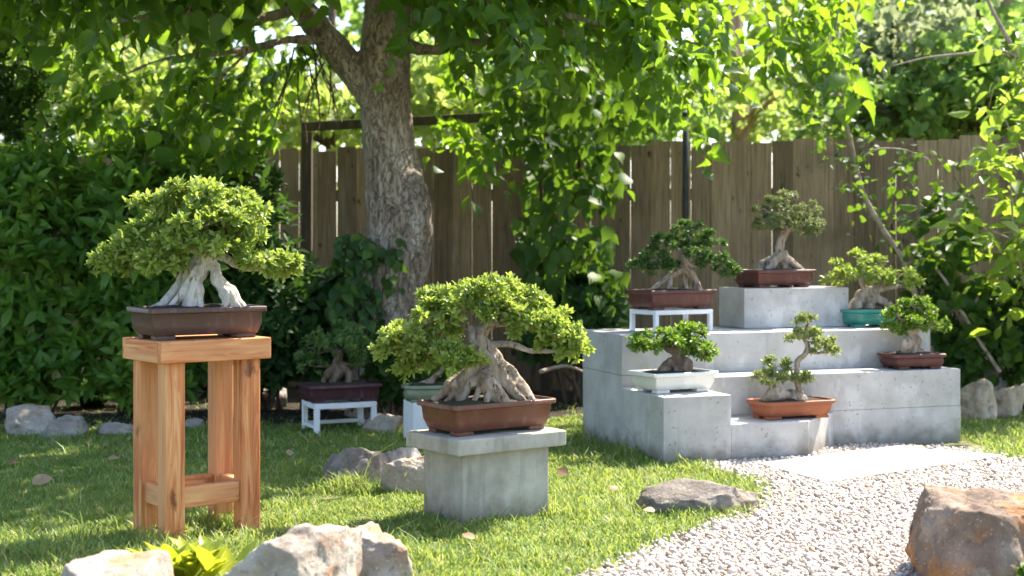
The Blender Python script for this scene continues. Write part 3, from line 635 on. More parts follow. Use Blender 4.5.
on('round airy olive bonsai with a pale trunk in a maroon tray on the top block', 1.13, .955, .817,
    dict(L=.42, Wd=.25, H=.1, mat=M['pot_maroon'], corner=.01, rot=math.radians(29)),
    [[[(785, 271, 0, 4), (781, 254, 0, 4.5), (781, 243, 0, 4.2), (785, 234, 0, 3.4), (786, 226, 0, 2.4)], [(756, 271, 0, 3), (766, 264, 0, 4.5), (777, 255, 0, 4)], [(769, 271, -.05, 4), (774, 262, -.03, 4.5), (779, 252, 0, 4)], [(803, 271, 0, 2.5), (793, 264, 0, 4), (783, 255, 0, 5)], [(785, 233, 0, 3), (772, 226, 0, 2), (764, 222, 0, 1.5)], [(785, 232, 0, 3), (800, 225, 0, 2), (810, 221, 0, 1.5)]]],
    [[(788, 202, 24, 11, 0), (770, 211, 18, 11, 0), (806, 211, 17, 11, 0), (788, 216, 26, 12, -.07), (775, 224, 17, 9, -.06), (800, 224, 18, 9, -.06), (764, 223, 12, 8, 0), (812, 223, 11, 8, 0), (788, 228, 16, 6, -.05), (803, 232, 14, 6, -.02)]],
    M['bonsai_olive'], .022, M['root_tan'], shoots=52, k=7, tm=NEEDLE, sub=(.035, .02), clump=11, voxel=.004)
on('low yellow-green bonsai with a leaning trunk in a teal glazed pot on the upper step', 1.64, .8, .595,
    dict(L=.35, Wd=.25, H=.1, mat=M['pot_teal'], corner=.05, rot=math.radians(20), oval=True),
    [[[(850, 311, 0, 6), (858, 301, 0, 6.5), (869, 293, 0, 6), (884, 289, 0, 4), (898, 286, 0, 2.5)], [(888, 311, 0, 4), (880, 300, 0, 5), (870, 294, 0, 5)], [(868, 311, -.03, 4), (872, 302, -.02, 5), (874, 295, 0, 4)], [(866, 293, 0, 3), (860, 280, 0, 2.5), (856, 272, 0, 2)]]],
    [[(860, 260, 20, 9, 0), (845, 270, 18, 9, 0), (874, 266, 18, 9, 0), (860, 276, 24, 8, -.04), (897, 276, 18, 9, 0), (910, 283, 12, 8, 0), (884, 281, 14, 7, -.03), (836, 280, 10, 6, 0)]],
    M['bonsai_lime'], .028, M['root_tan'], shoots=38, k=6, sub=(.036, .022), clump=9, voxel=.004)
on('compact mid green bonsai in a brown tray at the end of the middle step', 1.66, .4, .39,
    dict(L=.32, Wd=.21, H=.082, mat=M['pot_maroon'], corner=.03, rot=math.radians(16)),
    [[[(910, 353, 0, 7), (911, 341, 0, 6), (914, 330, 0, 4.5), (915, 320, 0, 3)], [(900, 353, -.02, 5), (905, 345, -.02, 6), (911, 338, 0, 5)], [(921, 353, 0, 5), (918, 345, 0, 5), (913, 337, 0, 4)], [(914, 330, 0, 3), (925, 326, 0, 2.5), (936, 325, 0, 2)], [(913, 331, 0, 3), (902, 330, 0, 2.5), (893, 331, 0, 2)]]],
    [[(915, 306, 18, 8, 0), (900, 316, 16, 9, 0), (930, 313, 15, 9, 0), (914, 320, 22, 8, -.04), (892, 330, 11, 6, 0), (937, 325, 12, 7, 0), (920, 328, 14, 6, -.02)]],
    M['bonsai_green'], .023, M['root_tan'], shoots=46, k=7, sub=(.036, .022), clump=11, voxel=.004)

# ------------------------------------------------------------------ rocks
def prock(label, x0, x1, ybase, ytop, mat, seed, depth=None, **k):
    D = CH * F / (ybase - HY); w = (x1 - x0) * D / F; dp = depth or w * .7
    Dc = D + dp * .45
    c = ((x0 + x1) / 2 - 512) * Dc / F
    h = CH - (ytop - HY) * Dc / F
    return rock('garden_rock', label, (c, Dc), (w, dp, h + .01), M[mat], seed, **k)
prock('large pale sandstone rock with a rust patch in the foreground', 214, 378, 640, 522, 'rock_warm', 11, .34, rotz=.3, cuts=12, sub=6)
prock('rounded buff rock tucked behind the large pale foreground rock', 338, 418, 606, 526, 'rock_warm', 5, .3, cuts=8)
prock('low pale rock tip poking up beneath the timber stand', 50, 176, 640, 556, 'rock_warm', 21, .3, cuts=7)
prock('big rust-brown boulder on the gravel', 878, 1090, 602, 492, 'rock_rust', 35, .5, cuts=6, soft=.06, sub=6, planes=[((.02, -.1, 1), .52), ((.45, -1, .3), .6), ((-.3, -1, .2), .62), ((-.85, -.5, .25), .64), ((-1, .25, .3), .7), ((-.6, -.2, .8), .68), ((.25, -.7, .75), .7)])
prock('long flat grey-brown rock at the edge of the grass and gravel', 632, 764, 516, 480, 'rock_brown', 9, .26, rotz=.12, cuts=6, tilt=(0, -.05))
prock('largest pinkish grey rock in the row before the hedge', 2, 64, 437, 404, 'rock_warm', 14, cuts=9)
prock('pale cracked rock beside the pinkish rock before the hedge', 38, 94, 441, 416, 'rock_grey', 17, cuts=9, rotz=.4)
prock('small pale rock half hidden by the timber stand legs', 98, 142, 437, 422, 'rock_grey', 19, cuts=7)
prock('small round rock seen between the timber stand legs', 184, 206, 429, 418, 'rock_grey', 23, cuts=7, sub=4)
prock('grey rock behind the right leg of the timber stand', 222, 262, 411, 386, 'rock_grey', 27, cuts=8, sub=4)
prock('grey rock at the bed edge next to the low white bench', 256, 288, 409, 387, 'rock_grey', 29, cuts=8, sub=4)
prock('dark flat rock on the shaded lawn before the low white bench', 314, 390, 488, 446, 'rock_brown', 31, cuts=9, rotz=.2)
prock('broad pale rock against the left side of the concrete pedestal', 362, 430, 480, 446, 'rock_grey', 37, cuts=10)
prock('angular brown-grey rock lying lowest beside the concrete pedestal', 376, 432, 496, 456, 'rock_warm', 41, .16, cuts=10, rotz=-.3)
prock('sloping tan rock between the low white bench and the white plinth', 362, 404, 434, 413, 'rock_warm', 43, cuts=8, sub=4)
prock('tan split rock on the grass right of the concrete display', 951, 996, 420, 377, 'rock_tan', 71, cuts=5, cube=.3, soft=.07, depth=.3)
prock('tan knobbly rock leaning on the split rock right of the concrete display', 982, 1030, 418, 382, 'rock_tan', 74, cuts=5, cube=.3, soft=.07, depth=.28)
prock('rounded grey-brown rock behind the split rock by the fence', 954, 1018, 410, 362, 'rock_grey', 53, cuts=3, cube=0)
prock('flat pale rock on the bed behind the pedestal bonsai', 556, 592, 388, 379, 'rock_grey', 57, cuts=7, sub=4)

# ------------------------------------------------------------------ fence
def fence_y(x): return 10.75 - .11 * (x + 4)
def build_fence():
    fx0, fx1, pitch = -7.2, 6.6, .1425
    root = thing('board_fence', 'weathered brown picket fence of upright dog-eared boards behind the garden', 'fence', (0, 10.3, 0))
    sect = 17
    n = int((fx1 - fx0) / pitch)
    ang = math.atan(-.11)
    for s0 in range(0, n, sect):
        V, Fc, R = [], [], []
        for i in range(s0, min(s0 + sect, n)):
            x = fx0 + i * pitch; y = fence_y(x)
            h = 1.76 + .02 * (x + 2) * .5 + random.uniform(-.02, .02) + (.02 if i % 7 == 3 else 0)
            w = pitch - random.choice([.001, .0015, .0015, .002, .004]); ln = random.uniform(-.004, .004); th = .013; yy = y + random.uniform(-.006, .006)
            prof = [(-w / 2, -.03), (w / 2, -.03), (w / 2 + ln, h - .009), (w / 2 - .014 + ln, h), (-w / 2 + .014 + ln, h), (-w / 2 + ln, h - .009)]
            b = len(V)
            for dy in (-th / 2, th / 2):
                for px, pz in prof: V.append((x + px, yy + dy + px * -.11 - 10.3, pz))
            for q in ((0, 1, 2, 5), (5, 2, 3, 4)): Fc.append([b + a for a in q])
            for q in ((1, 0, 5, 2), (2, 5, 4, 3)): Fc.append([b + 6 + a for a in q])
            for e in range(6): Fc.append([b + (e + 1) % 6, b + e, b + 6 + e, b + 6 + (e + 1) % 6])
            R += [random.random()] * 12
        link('board_panel', np_mesh('board_panel', V, Fc, R), M['fence'], root, False)
        xm = fx0 + (s0 - .5) * pitch
        bm = bmesh.new(); add_box(bm, (xm, fence_y(xm) + .095 - 10.3, .86), (.09, .09, 1.72)); bm_obj('post', bm, M['oldwood'], root, False, .004)
        xe = fx0 + (min(s0 + sect, n) - .5) * pitch
        for z in (.3, 1.42):
            bm = bmesh.new(); xc = (xm + xe) / 2
            add_box(bm, (xc, fence_y(xc) + .03 - 10.3, z), (xe - xm, .036, .085), Matrix.Rotation(ang, 4, 'Z')); bm_obj('rail', bm, M['oldwood'], root, False)
build_fence()
# garden frame by the tree
fr = thing('timber_arbor', 'old dark timber arbor of posts and a top bar between the tree and the fence', 'arbor', (-1.45, 10.0, 0))
a = P(307, 128, 10.0); b = P(486, 116, 10.0); b2 = P(545, 116, 10.0)
bm = bmesh.new(); add_box(bm, (a.x + 1.45, 0, (a.z - .03) / 2), (.072, .072, a.z - .03)); bm_obj('post', bm, M['oldwood'], fr, False, .004)
bm = bmesh.new(); add_box(bm, (b2.x + 1.45, .02, (b2.z - .03) / 2), (.072, .072, b2.z - .03)); bm_obj('post', bm, M['oldwood'], fr, False, .004)
bm = bmesh.new(); m = (a + b2) / 2; add_box(bm, (m.x + 1.45, 0.01, m.z + .01), ((b2 - a).length + .08, .06, .062), Matrix.Rotation(-math.atan2(b2.z - a.z, b2.x - a.x), 4, 'Y')); bm_obj('top_bar', bm, M['oldwood'], fr, False, .004)
# slim pole
pp = P(686, 300, 10.05)
pr = thing('slim_pole', 'slim dark pole rising just above the fence boards', 'pole', (pp.x, 10.08, 0))
T = Tubes(); T.add([(pp.x, 10.08, 0), (pp.x, 10.08, 1), (pp.x, 10.08, 1.98)], [.022, .022, .022], 10, 2); T.build('shaft', M['iron'], pr, (pp.x, 10.08, 0))
T = Tubes(); T.add([(pp.x, 10.08, 1.975), (pp.x, 10.08, 1.99), (pp.x, 10.08, 2.0)], [.028, .028, .02], 10, 2); T.build('cap', M['iron'], pr, (pp.x, 10.08, 0))

# ------------------------------------------------------------------ the big tree
TD = 8.9
tb = P(391, 300, TD); tl = (tb.x, TD, 0)
tree = thing('shade_tree', 'big leafy shade tree with a thick rough pale trunk beside the fence', 'tree', tl)
T = Tubes()
def tp(px, py, dy=0): return tuple(P(px, py, TD + dy))
T.add([tp(389, 422), tp(389, 395), tp(389, 340), tp(392, 290), tp(397, 235), tp(394, 190), tp(388, 150), tp(384, 105), tp(383, 60), tp(386, 20), tp(388, -60), tp(395, -170), tp(400, -330)],
      [.33, .27, .215, .2, .212, .19, .165, .16, .16, .15, .14, .11, .06], 20, 8, .05, .07)
T.add([tp(408, 262, -.1), tp(416, 225, -.11), tp(413, 190, -.08), tp(400, 160, -.02)], [.07, .1, .09, .06], 12, 6, .1)
T.add([tp(378, 104), tp(360, 80), tp(333, 45), tp(303, 10), tp(260, -50, -.2), tp(190, -110, -.5), tp(90, -150, -.9)], [.1, .1, .09, .085, .07, .05, .025], 12, 6, .07)
T.add([tp(395, 30), tp(430, 8, .1), tp(500, -40, .2), tp(600, -80, .4), tp(690, -90, .5)], [.08, .065, .055, .04, .02], 10, 6, .07)
T.add([tp(386, -40), tp(360, -90, -.6), tp(300, -160, -1.2), tp(200, -200, -1.8)], [.09, .07, .05, .025], 10, 6, .07)
T.add([tp(390, -80), tp(440, -150, .5), tp(480, -260, .8)], [.08, .06, .03], 10, 6, .07)
T.add([tp(365, 384), tp(372, 350), tp(382, 300)], [.1, .1, .06], 10, 5, .1)
T.add([tp(330, 42), tp(300, 38, .2), tp(262, 48, .3), tp(225, 60, .3)], [.03, .022, .016, .01], 7, 5)
T.add([tp(402, 44), tp(430, 50, -.2), tp(470, 42, -.4), tp(520, 46, -.5)], [.05, .035, .025, .015], 8, 5)
for a_ in ([(330, 42, 0, .035), (290, 40, -.3, .025), (230, 52, -.6, .018), (160, 60, -.9, .012), (100, 88, -1, .006)], [(300, 8, -.1, .04), (250, 20, -.5, .028), (190, 12, -.9, .02), (120, 22, -1.2, .012), (70, 50, -1.3, .006)],
           [(425, 10, .1, .05), (480, 20, -.3, .032), (550, 12, -.5, .024), (620, 30, -.5, .017), (700, 45, -.3, .011), (760, 70, .1, .006)], [(540, 14, -.5, .02), (580, 50, -.3, .013), (610, 95, 0, .007)], [(470, 18, -.3, .02), (505, 60, .1, .014), (530, 110, .4, .007)],
           [(660, 38, -.4, .014), (690, 80, -.2, .009), (705, 120, -.1, .004)], [(250, 50, -.5, .016), (215, 85, -.4, .01), (190, 130, -.2, .005)]):
    T.add([tp(x_, y_, d_) for x_, y_, d_, _ in a_], [q_[3] for q_ in a_], 8, 6, .1)
T.build('trunk', M['bark'], tree, tl, .011, .022)
lv = Leaves(); tw = Twigs()
def crown_points(n, x0, x1, y0, y1, zl, zh):
    p = np.stack([rng.uniform(x0, x1, n), rng.uniform(y0, y1, n), np.zeros(n)], -1)
    p[:, 2] = zl + (zh - zl) * rng.random(n) ** .8
    return p
def tree_sprigs(pts, ln=.38, k=10, L=.1):
    out = pts - np.array([tl[0], tl[1], 2.6]); out[:, 2] *= .2
    dr = nrm(out) * .7 + .5 * rng.normal(size=pts.shape) + np.array([0, 0, -.15])
    sprigs(lv, tw, pts, dr, ln * (.6 + .7 * rng.random(len(pts))), k, L, HEART, .55, .5, .75)
def from_px(boxes):
    for (x0, x1, y0, y1, d0, d1, n) in boxes:
        px = rng.uniform(x0, x1, n); D = rng.uniform(d0, d1, n); py = rng.uniform(y0, y1, n)
        tree_sprigs(np.stack([(px - 512) * D / F, D, CH - (py - HY) * D / F], -1))
# lower skirt of the crown that hangs into the view, in separate boughs
from_px([(60, 150, -40, 10, 7.6, 8.8, 9), (120, 220, -35, 25, 7.4, 8.8, 14), (200, 275, -25, 40, 7.8, 9.0, 11), (0, 80, -40, 10, 7.4, 8.6, 10),
         (180, 260, 50, 95, 8.2, 9.2, 9), (135, 295, 60, 140, 8.7, 9.4, 40), (55, 140, 55, 115, 8.8, 9.4, 14), (225, 330, 10, 60, 9.0, 9.6, 9), (440, 515, 75, 140, 9.2, 9.7, 10), (430, 520, -25, 35, 7.4, 8.6, 20), (500, 600, -20, 55, 7.8, 9.3, 24), (590, 680, -20, 62, 7.8, 9.2, 25), (660, 722, -20, 65, 8.2, 9.3, 15),
         (765, 830, -30, 45, 8.6, 9.4, 12), (780, 870, -30, 20, 8.8, 9.6, 12), (640, 715, 60, 90, 8.4, 9.2, 5), (440, 520, 20, 70, 8.9, 9.6, 8), (410, 450, -30, 5, 7.6, 8.4, 5), (770, 835, 40, 80, 8.9, 9.5, 6), (270, 330, -60, -25, 7.6, 8.6, 5)])
# upper crown, above the frame, that shades the lawn
def blob(c, R, n):
    d = sphere_dirs(n) * (rng.random((n, 1)) ** .45)
    tree_sprigs(np.array(c) + d * np.array(R), .45, 9, .14)
for c, R, n in [((-2.6, 8.2, 3.1), (1.2, 1.1, .55), 85), ((-3.6, 8.9, 3.0), (1.2, 1.1, .7), 70), ((-1.2, 8.8, 3.6), (1.2, 1.0, .7), 85), ((0.1, 9.0, 3.2), (1.0, .8, .6), 62), ((-1.9, 7.4, 3.2), (.9, .7, .5), 45),
                ((-.4, 8.3, 2.95), (.8, .6, .35), 32), ((-.8, 9.2, 4.4), (1.3, 1.0, .7), 55), ((-2.2, 9.2, 4.2), (1.2, 1.0, .6), 45)]:
    blob(c, R, n)
for c, R, n in [((-.7, 7.75, 3.2), (.9, .55, .35), 58), ((.3, 8.05, 3.1), (.7, .6, .35), 48), ((.75, 9.0, 3.3), (.7, .6, .35), 40), ((-1.6, 7.9, 3.0), (.7, .6, .35), 46), ((-.2, 7.3, 3.3), (.8, .4, .3), 44), ((-.1, 8.9, 3.1), (.8, .6, .35), 44), ((-2.2, 7.0, 3.1), (.7, .5, .3), 34)]:
    blob(c, R, n)
# fine hanging twigs left of the trunk
for k in range(26):
    o_ = np.array(P(random.uniform(262, 345), random.uniform(40, 75), random.uniform(8.9, 9.4)))
    e = o_ + np.array([random.uniform(-.22, .22), random.uniform(-.1, .1), -random.uniform(.15, .5)])
    mid = (o_ + e) / 2 + np.array([random.uniform(-.08, .08), 0, random.uniform(-.05, .08)])
    tw.add(np.stack([o_, o_ * .4 + mid * .6, mid * .5 + e * .5, e])[None], .008)
lv.build('crown', M['tree_leaf'], tree, tl); tw.build('twigs', M['twig'], tree, tl)

# ------------------------------------------------------------------ climbing vine on the frame
vl = (b2.x, 9.95, 0)
vine = thing('climbing_vine', 'dense green climbing vine with round leaves trailing down over the fence', 'vine', vl)
lv = Leaves(); T = Tubes()
for (x0, y0, x1, y1) in [(548, 330, 552, 40), (575, 330, 560, 60), (530, 320, 545, 60), (600, 300, 580, 80)]:
    T.add([tuple(P(x0, 395, 9.75)), tuple(P(x0 + 6, y0, 9.8)), tuple(P((x0 + x1) / 2 - 9, (y0 + y1) / 2, 9.85)), tuple(P(x1, y1, 9.75))], [.018, .016, .014, .008], 7, 6, .1)
def cover(n, x0, x1, y0, y1, d0, d1, L=.1, tm=HEART):
    px = rng.uniform(x0, x1, n); py = rng.uniform(y0, y1, n); D = rng.uniform(d0, d1, n)
    p = np.stack([(px - 512) * D / F, D, CH - (py - HY) * D / F], -1)
    d = np.stack([rng.normal(0, .5, n), -.35 + rng.normal(0, .3, n), -.8 + rng.normal(0, .3, n)], -1)
    nn = np.stack([rng.normal(0, .45, n), -.75 + rng.normal(0, .3, n), .6 + rng.normal(0, .35, n)], -1)
    lv.add(tm, p, d, nn, L * (.6 + .7 * rng.random(n)))
for a_ in [(210, 510, 600, 60, 150, 9.2, 9.9), (150, 525, 610, 140, 210, 9.35, 9.9), (90, 515, 575, 200, 260, 9.4, 9.85), (150, 525, 615, 225, 300, 9.3, 9.85), (90, 545, 625, 270, 335, 9.3, 9.8), (40, 580, 630, 130, 200, 9.5, 9.85), (60, 480, 530, 70, 130, 9.4, 9.9), (60, 600, 660, 70, 130, 9.3, 9.8)]:
    cover(*a_)
lv.build('leaves', M['vine_leaf'], vine, vl); T.build('stem', M['twig'], vine, vl)

# ivy on the foot of the big tree
il = (P(375, 300, 8.6).x, 8.62, 0)
iv = thing('ivy', 'dark ivy creeping up the foot of the big tree trunk', 'ivy', il)
lv = Leaves(); cover(60, 345, 402, 238, 290, 8.5, 8.66, .06, HEART); cover(110, 330, 380, 280, 350, 8.45, 8.7, .07, HEART); cover(60, 335, 372, 235, 262, 8.5, 8.7, .06)
T = Tubes()
for k in range(4): T.add([tuple(P(352 + k * 9, 412, 8.6)), tuple(P(350 + k * 8, 340, 8.62)), tuple(P(356 + k * 9, 290, 8.64)), tuple(P(362 + k * 9, 240, 8.66))], [.008, .007, .006, .003], 6, 5)
lv.build('leaves', M['dark_leaf'], iv, il); T.build('stem', M['twig'], iv, il)

# ------------------------------------------------------------------ shrubs
def shrub(name, label, cat, boxes, mat, L, tm, k=6, stem='twig', base=None, stems=6, shell=True, e0=28, e1=78, group=None):
    """boxes: (px, py, rx, ry, D, depth radius, shoots)"""
    bx = base or (boxes[0][0], boxes[0][4])
    loc = ((bx[0] - 512) * bx[1] / F, bx[1], 0)
    r = thing(name, label, cat, loc, 0, group)
    lv = Leaves(); T = Tubes()
    for (px, py, rx, ry, D, dr, n) in boxes:
        c = np.array(P(px, py, D)); R = np.array([rx * D / F, dr, ry * D / F])
        d = sphere_dirs(n); d[:, 1] = np.where(rng.random(n) < .75, -np.abs(d[:, 1]), d[:, 1])
        rad = (.55 + .5 * rng.random((n, 1))) if shell else rng.random((n, 1)) ** .5
        pos = c + d * R * rad
        pos[:, 2] = np.maximum(pos[:, 2], .05)
        ax = nrm(d * np.array([.8, 1, .8]) + np.array([0, -.25, .75]) + .35 * rng.normal(size=d.shape))
        lm = np.array([noise.noise(Vector(p) * 3.3) for p in pos]) * .5 + .5
        rosettes(lv, tm, pos, ax, k, L, e0, e1, .22, np.clip(lm * 1.1 + .25 * (rng.random(n) - .5), 0, 1))
        for s in range(stems):
            e = c + sphere_dirs(1)[0] * R * .75
            b = np.array([loc[0] + random.uniform(-.12, .12) + (c[0] - loc[0]) * .4, loc[1] + random.uniform(-.1, .1), 0])
            T.add([tuple(b), tuple(b * .5 + e * .5 + np.array([random.uniform(-.08, .08), 0, .1])), tuple(e)], [.012, .009, .004], 6, 5)
    T.build('stem', M[stem], r, loc); lv.build('foliage', mat, r, loc)
    return r
HG = 'broad-leaved shrubs of the hedge'
shrub('hedge_shrub', 'lush broad-leaved shrub filling the hedge at the far left edge', 'shrub', [(20, 270, 70, 100, 8.75, .4, 260), (70, 240, 60, 90, 8.9, .4, 190), (-40, 260, 70, 110, 8.7, .4, 120), (40, 180, 60, 40, 8.9, .35, 90), (40, 362, 75, 40, 8.7, .3, 150)], M['hedge_leaf'], .115, LANCE, group=HG)
shrub('hedge_shrub', 'tall bright-tipped hedge shrub directly behind the timber stand bonsai', 'shrub', [(135, 250, 60, 105, 8.85, .42, 280), (190, 230, 55, 90, 8.95, .4, 190), (150, 330, 60, 50, 8.8, .35, 110), (150, 372, 60, 28, 8.7, .25, 90)], M['hedge_leaf'], .12, LANCE, group=HG)
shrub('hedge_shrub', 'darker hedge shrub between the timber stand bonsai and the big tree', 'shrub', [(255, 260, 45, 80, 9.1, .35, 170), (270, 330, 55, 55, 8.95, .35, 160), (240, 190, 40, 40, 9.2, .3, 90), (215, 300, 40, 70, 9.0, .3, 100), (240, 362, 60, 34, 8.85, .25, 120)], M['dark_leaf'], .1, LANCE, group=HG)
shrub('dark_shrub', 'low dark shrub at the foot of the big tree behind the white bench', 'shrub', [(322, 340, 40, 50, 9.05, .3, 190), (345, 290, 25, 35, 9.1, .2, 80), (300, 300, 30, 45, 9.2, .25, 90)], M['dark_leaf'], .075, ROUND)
shrub('low_shrub', 'low dark leafy shrub hiding the foot of the big tree beside the white plinth', 'shrub', [(392, 362, 34, 34, 8.4, .2, 110), (420, 375, 26, 26, 8.45, .2, 60)], M['dark_leaf'], .075, ROUND)
shrub('conifer_tree', 'dark needled tree crowding the upper left corner', 'tree', [(10, 50, 52, 90, 9.3, .6, 330), (25, 115, 42, 45, 9.4, .4, 140), (-30, 100, 50, 90, 9.2, .5, 110)], M['dark_leaf'], .07, NEEDLE, 8, e0=20, e1=70, stems=5)
shrub('fence_shrub', 'leafy dark green shrub under the vine by the fence', 'shrub', [(585, 305, 38, 30, 9.5, .2, 110), (560, 335, 45, 25, 9.4, .2, 90)], M['dark_leaf'], .085, ROUND)
shrub('fence_shrub', 'thin bluish green shrub against the fence right of the display', 'shrub', [(945, 250, 36, 60, 9.4, .25, 62), (965, 320, 40, 45, 9.3, .25, 95), (925, 290, 25, 40, 9.5, .2, 36), (1000, 350, 40, 40, 9.2, .25, 70), (945, 370, 30, 22, 9.3, .2, 40)], M['vine_leaf'], .075, ROUND, 5)
shrub('fence_shrub', 'dark shrub in the corner behind the two tan rocks', 'shrub', [(1026, 325, 36, 62, 9.2, .22, 85), (1060, 250, 36, 100, 9.1, .25, 60)], M['dark_leaf'], .09, LANCE, 6)

# slender sapling in front of the fence
sl_ = (P(918, 300, 9.3).x, 9.3, 0)
sap = thing('sapling', 'slender bare-stemmed sapling leaning across the fence with sparse small leaves', 'tree', sl_)
T = Tubes()
def q(px, py, D=9.3): return tuple(P(px, py, D))
T.add([q(948, 420), q(925, 330), q(905, 265), q(880, 225), q(862, 190), q(850, 140), q(838, 95), q(832, 60), q(838, 10)], [.024, .022, .02, .018, .017, .016, .014, .01, .006], 9, 6, .08)
T.add([q(836, 92), q(828, 70), q(815, 55), q(800, 48)], [.01, .008, .006, .003], 7, 5)
T.add([q(856, 165), q(875, 150), q(905, 150), q(930, 160)], [.008, .007, .005, .003], 6, 5)
T.add([q(905, 265), q(925, 258), q(950, 262)], [.009, .006, .003], 6, 5)
T.build('trunk', M['palebranch'], sap, sl_)
lv = Leaves(); tw = Twigs()
def small_sprigs(lv, tw, boxes, L, tm, ln=.3, k=8, hang=.2, droop=.2):
    for (x0, x1, y0, y1, d0, d1, n) in boxes:
        px = rng.uniform(x0, x1, n); D = rng.uniform(d0, d1, n); py = rng.uniform(y0, y1, n)
        p = np.stack([(px - 512) * D / F, D, CH - (py - HY) * D / F], -1)
        sprigs(lv, tw, p, rng.normal(size=(n, 3)) * np.array([1, .6, .6]) + np.array([0, -.1, .1]), ln * (.6 + .7 * rng.random(n)), k, L, tm, droop, hang, .7, .003)
small_sprigs(lv, tw, [(840, 960, 150, 230, 9.1, 9.5, 24), (790, 860, 30, 110, 9.1, 9.5, 12), (880, 960, 220, 290, 9.1, 9.5, 14), (830, 870, 110, 160, 9.2, 9.5, 5)], .05, ROUND)
lv.build('crown', M['vine_leaf'], sap, sl_); tw.build('twigs', M['twig'], sap, sl_)

# near sunlit shrub on the right
rl = (3.75, 8.9, 0)
LEAFY = leaf_tmpl([(0, .03), (.18, .2), (.45, .28), (.75, .18), (1, .01)], .18, .22)
rs_ = thing('sunlit_shrub', 'sunlit yellow-green shrub with pale bare branches reaching in at the right edge', 'shrub', rl)
T = Tubes(); lv = Leaves(); tw = Twigs()
def r6(px, py, D=8.9): return tuple(P(px, py, D))
T.add([r6(1105, 470), r6(1100, 300), r6(1085, 150), r6(1050, 95), r6(1022, 62), r6(1000, 25), r6(984, -8)], [.035, .03, .026, .02, .016, .013, .01], 9, 6, .06)
T.add([r6(1024, 60), r6(1000, 51), r6(960, 54), r6(925, 58), r6(892, 66)], [.011, .009, .008, .006, .003], 8, 6, .05)
T.add([r6(1095, 330), r6(1060, 300), r6(1025, 250), r6(990, 230)], [.016, .013, .009, .004], 8, 6, .05)
T.add([r6(1100, 380), r6(1060, 350), r6(1030, 300), r6(1015, 240), r6(1010, 170)], [.018, .014, .011, .008, .004], 8, 6, .05)
T.add([r6(1098, 300), r6(1050, 220), r6(1020, 150), r6(1000, 110)], [.016, .012, .008, .004], 8, 6, .05)
T.build('branch', M['palebranch'], rs_, rl)
small_sprigs(lv, tw, [(995, 1060, 60, 130, 8.6, 9.2, 13), (985, 1060, 120, 200, 8.6, 9.2, 16), (985, 1050, 190, 260, 8.6, 9.2, 17), (1000, 1060, 250, 300, 8.6, 9.2, 9), (1015, 1080, 20, 300, 8.6, 9.3, 20), (960, 1000, 225, 250, 8.7, 9.0, 5)], .125, LEAFY, .38, 8, .1, .1)
lv.build('leaves', M['sun_leaf'], rs_, rl); tw.build('twigs', M['palebranch'], rs_, rl)

# small leafy plants
def tuft(name, label, cat, x, y, n, L, wd, mat, spread=.6, tmw=(.5, 1)):
    V0 = leaf_tmpl([(0, .02), (.3, .05), (.6, .045), (.85, .025), (1, .002)], .3, .55)
    lv = Leaves(); a = rng.random(n) * 6.283; e = rng.random(n) * spread
    d = np.stack([np.cos(a) * e, np.sin(a) * e, np.ones(n)], -1); nn = np.stack([-np.cos(a), -np.sin(a), e], -1)
    p = np.stack([x + .05 * rng.normal(size=n) * L * 2, y + .05 * rng.normal(size=n) * L * 2, np.zeros(n)], -1)
    lv.add(V0, p, d, nn, L * (.5 + .6 * rng.random(n)), None, wd * np.ones(n))
    o = lv.build(name, mat, None, (x, y, 0)); o.location = (x, y, 0)
    return tag(o, label, cat)
for i, (px, py, n, L, lab) in enumerate([(20, 404, 110, .34, 'dark arching grass clump behind the largest pinkish grey rock'), (78, 400, 130, .36, 'dark arching grass clump behind the pale cracked rock'),
        (128, 398, 90, .3, 'dark arching grass clump just left of the timber stand'), (262, 380, 80, .26, 'dark grass clump behind the two grey bed rocks')]):
    p = G(px, py + 14); tuft('grass_clump', lab, 'grass clump', p.x, p.y + .3, n * 3, L * .8, .42, M['long_grass'], 1.0)
pf = G(181, 588); lv = Leaves(); n = 70
a = rng.random(n) * 6.283; e = .4 + rng.random(n) * 1.0
pos = np.stack([pf.x + .06 * rng.normal(size=n), pf.y + .05 * rng.normal(size=n), .015 + .05 * rng.random(n)], -1)
lv.add(LANCE, pos, np.stack([np.cos(a) * e, np.sin(a) * e, np.ones(n)], -1), np.stack([-np.cos(a), -np.sin(a), e], -1), .085 + .05 * rng.random(n), None, np.full(n, 1.15))
o = lv.build('lime_plant', M['lime_plant'], None, (pf.x, pf.y, 0)); o.location = (pf.x, pf.y, 0)
tag(o, 'small lime yellow leafy plant between the foreground rocks and the timber stand', 'plant')
pf = P(1040, 575, 4.15); lv = Leaves(); n = 26
a = rng.random(n) * 6.283; e = .4 + rng.random(n)
lv.add(ROUND, np.stack([pf.x + .04 * rng.normal(size=n), pf.y - .04 + .04 * rng.normal(size=n), .02 + .08 * rng.random(n)], -1), np.stack([np.cos(a) * e, np.sin(a) * e, np.ones(n)], -1), np.stack([-np.cos(a), -np.sin(a), e], -1), .06 + .03 * rng.random(n))
o = lv.build('corner_plant', M['vine_leaf'], None, (pf.x, pf.y, 0)); o.location = (pf.x, pf.y, 0); tag(o, 'small green leafy plant at the foot of the rust-brown boulder', 'plant')

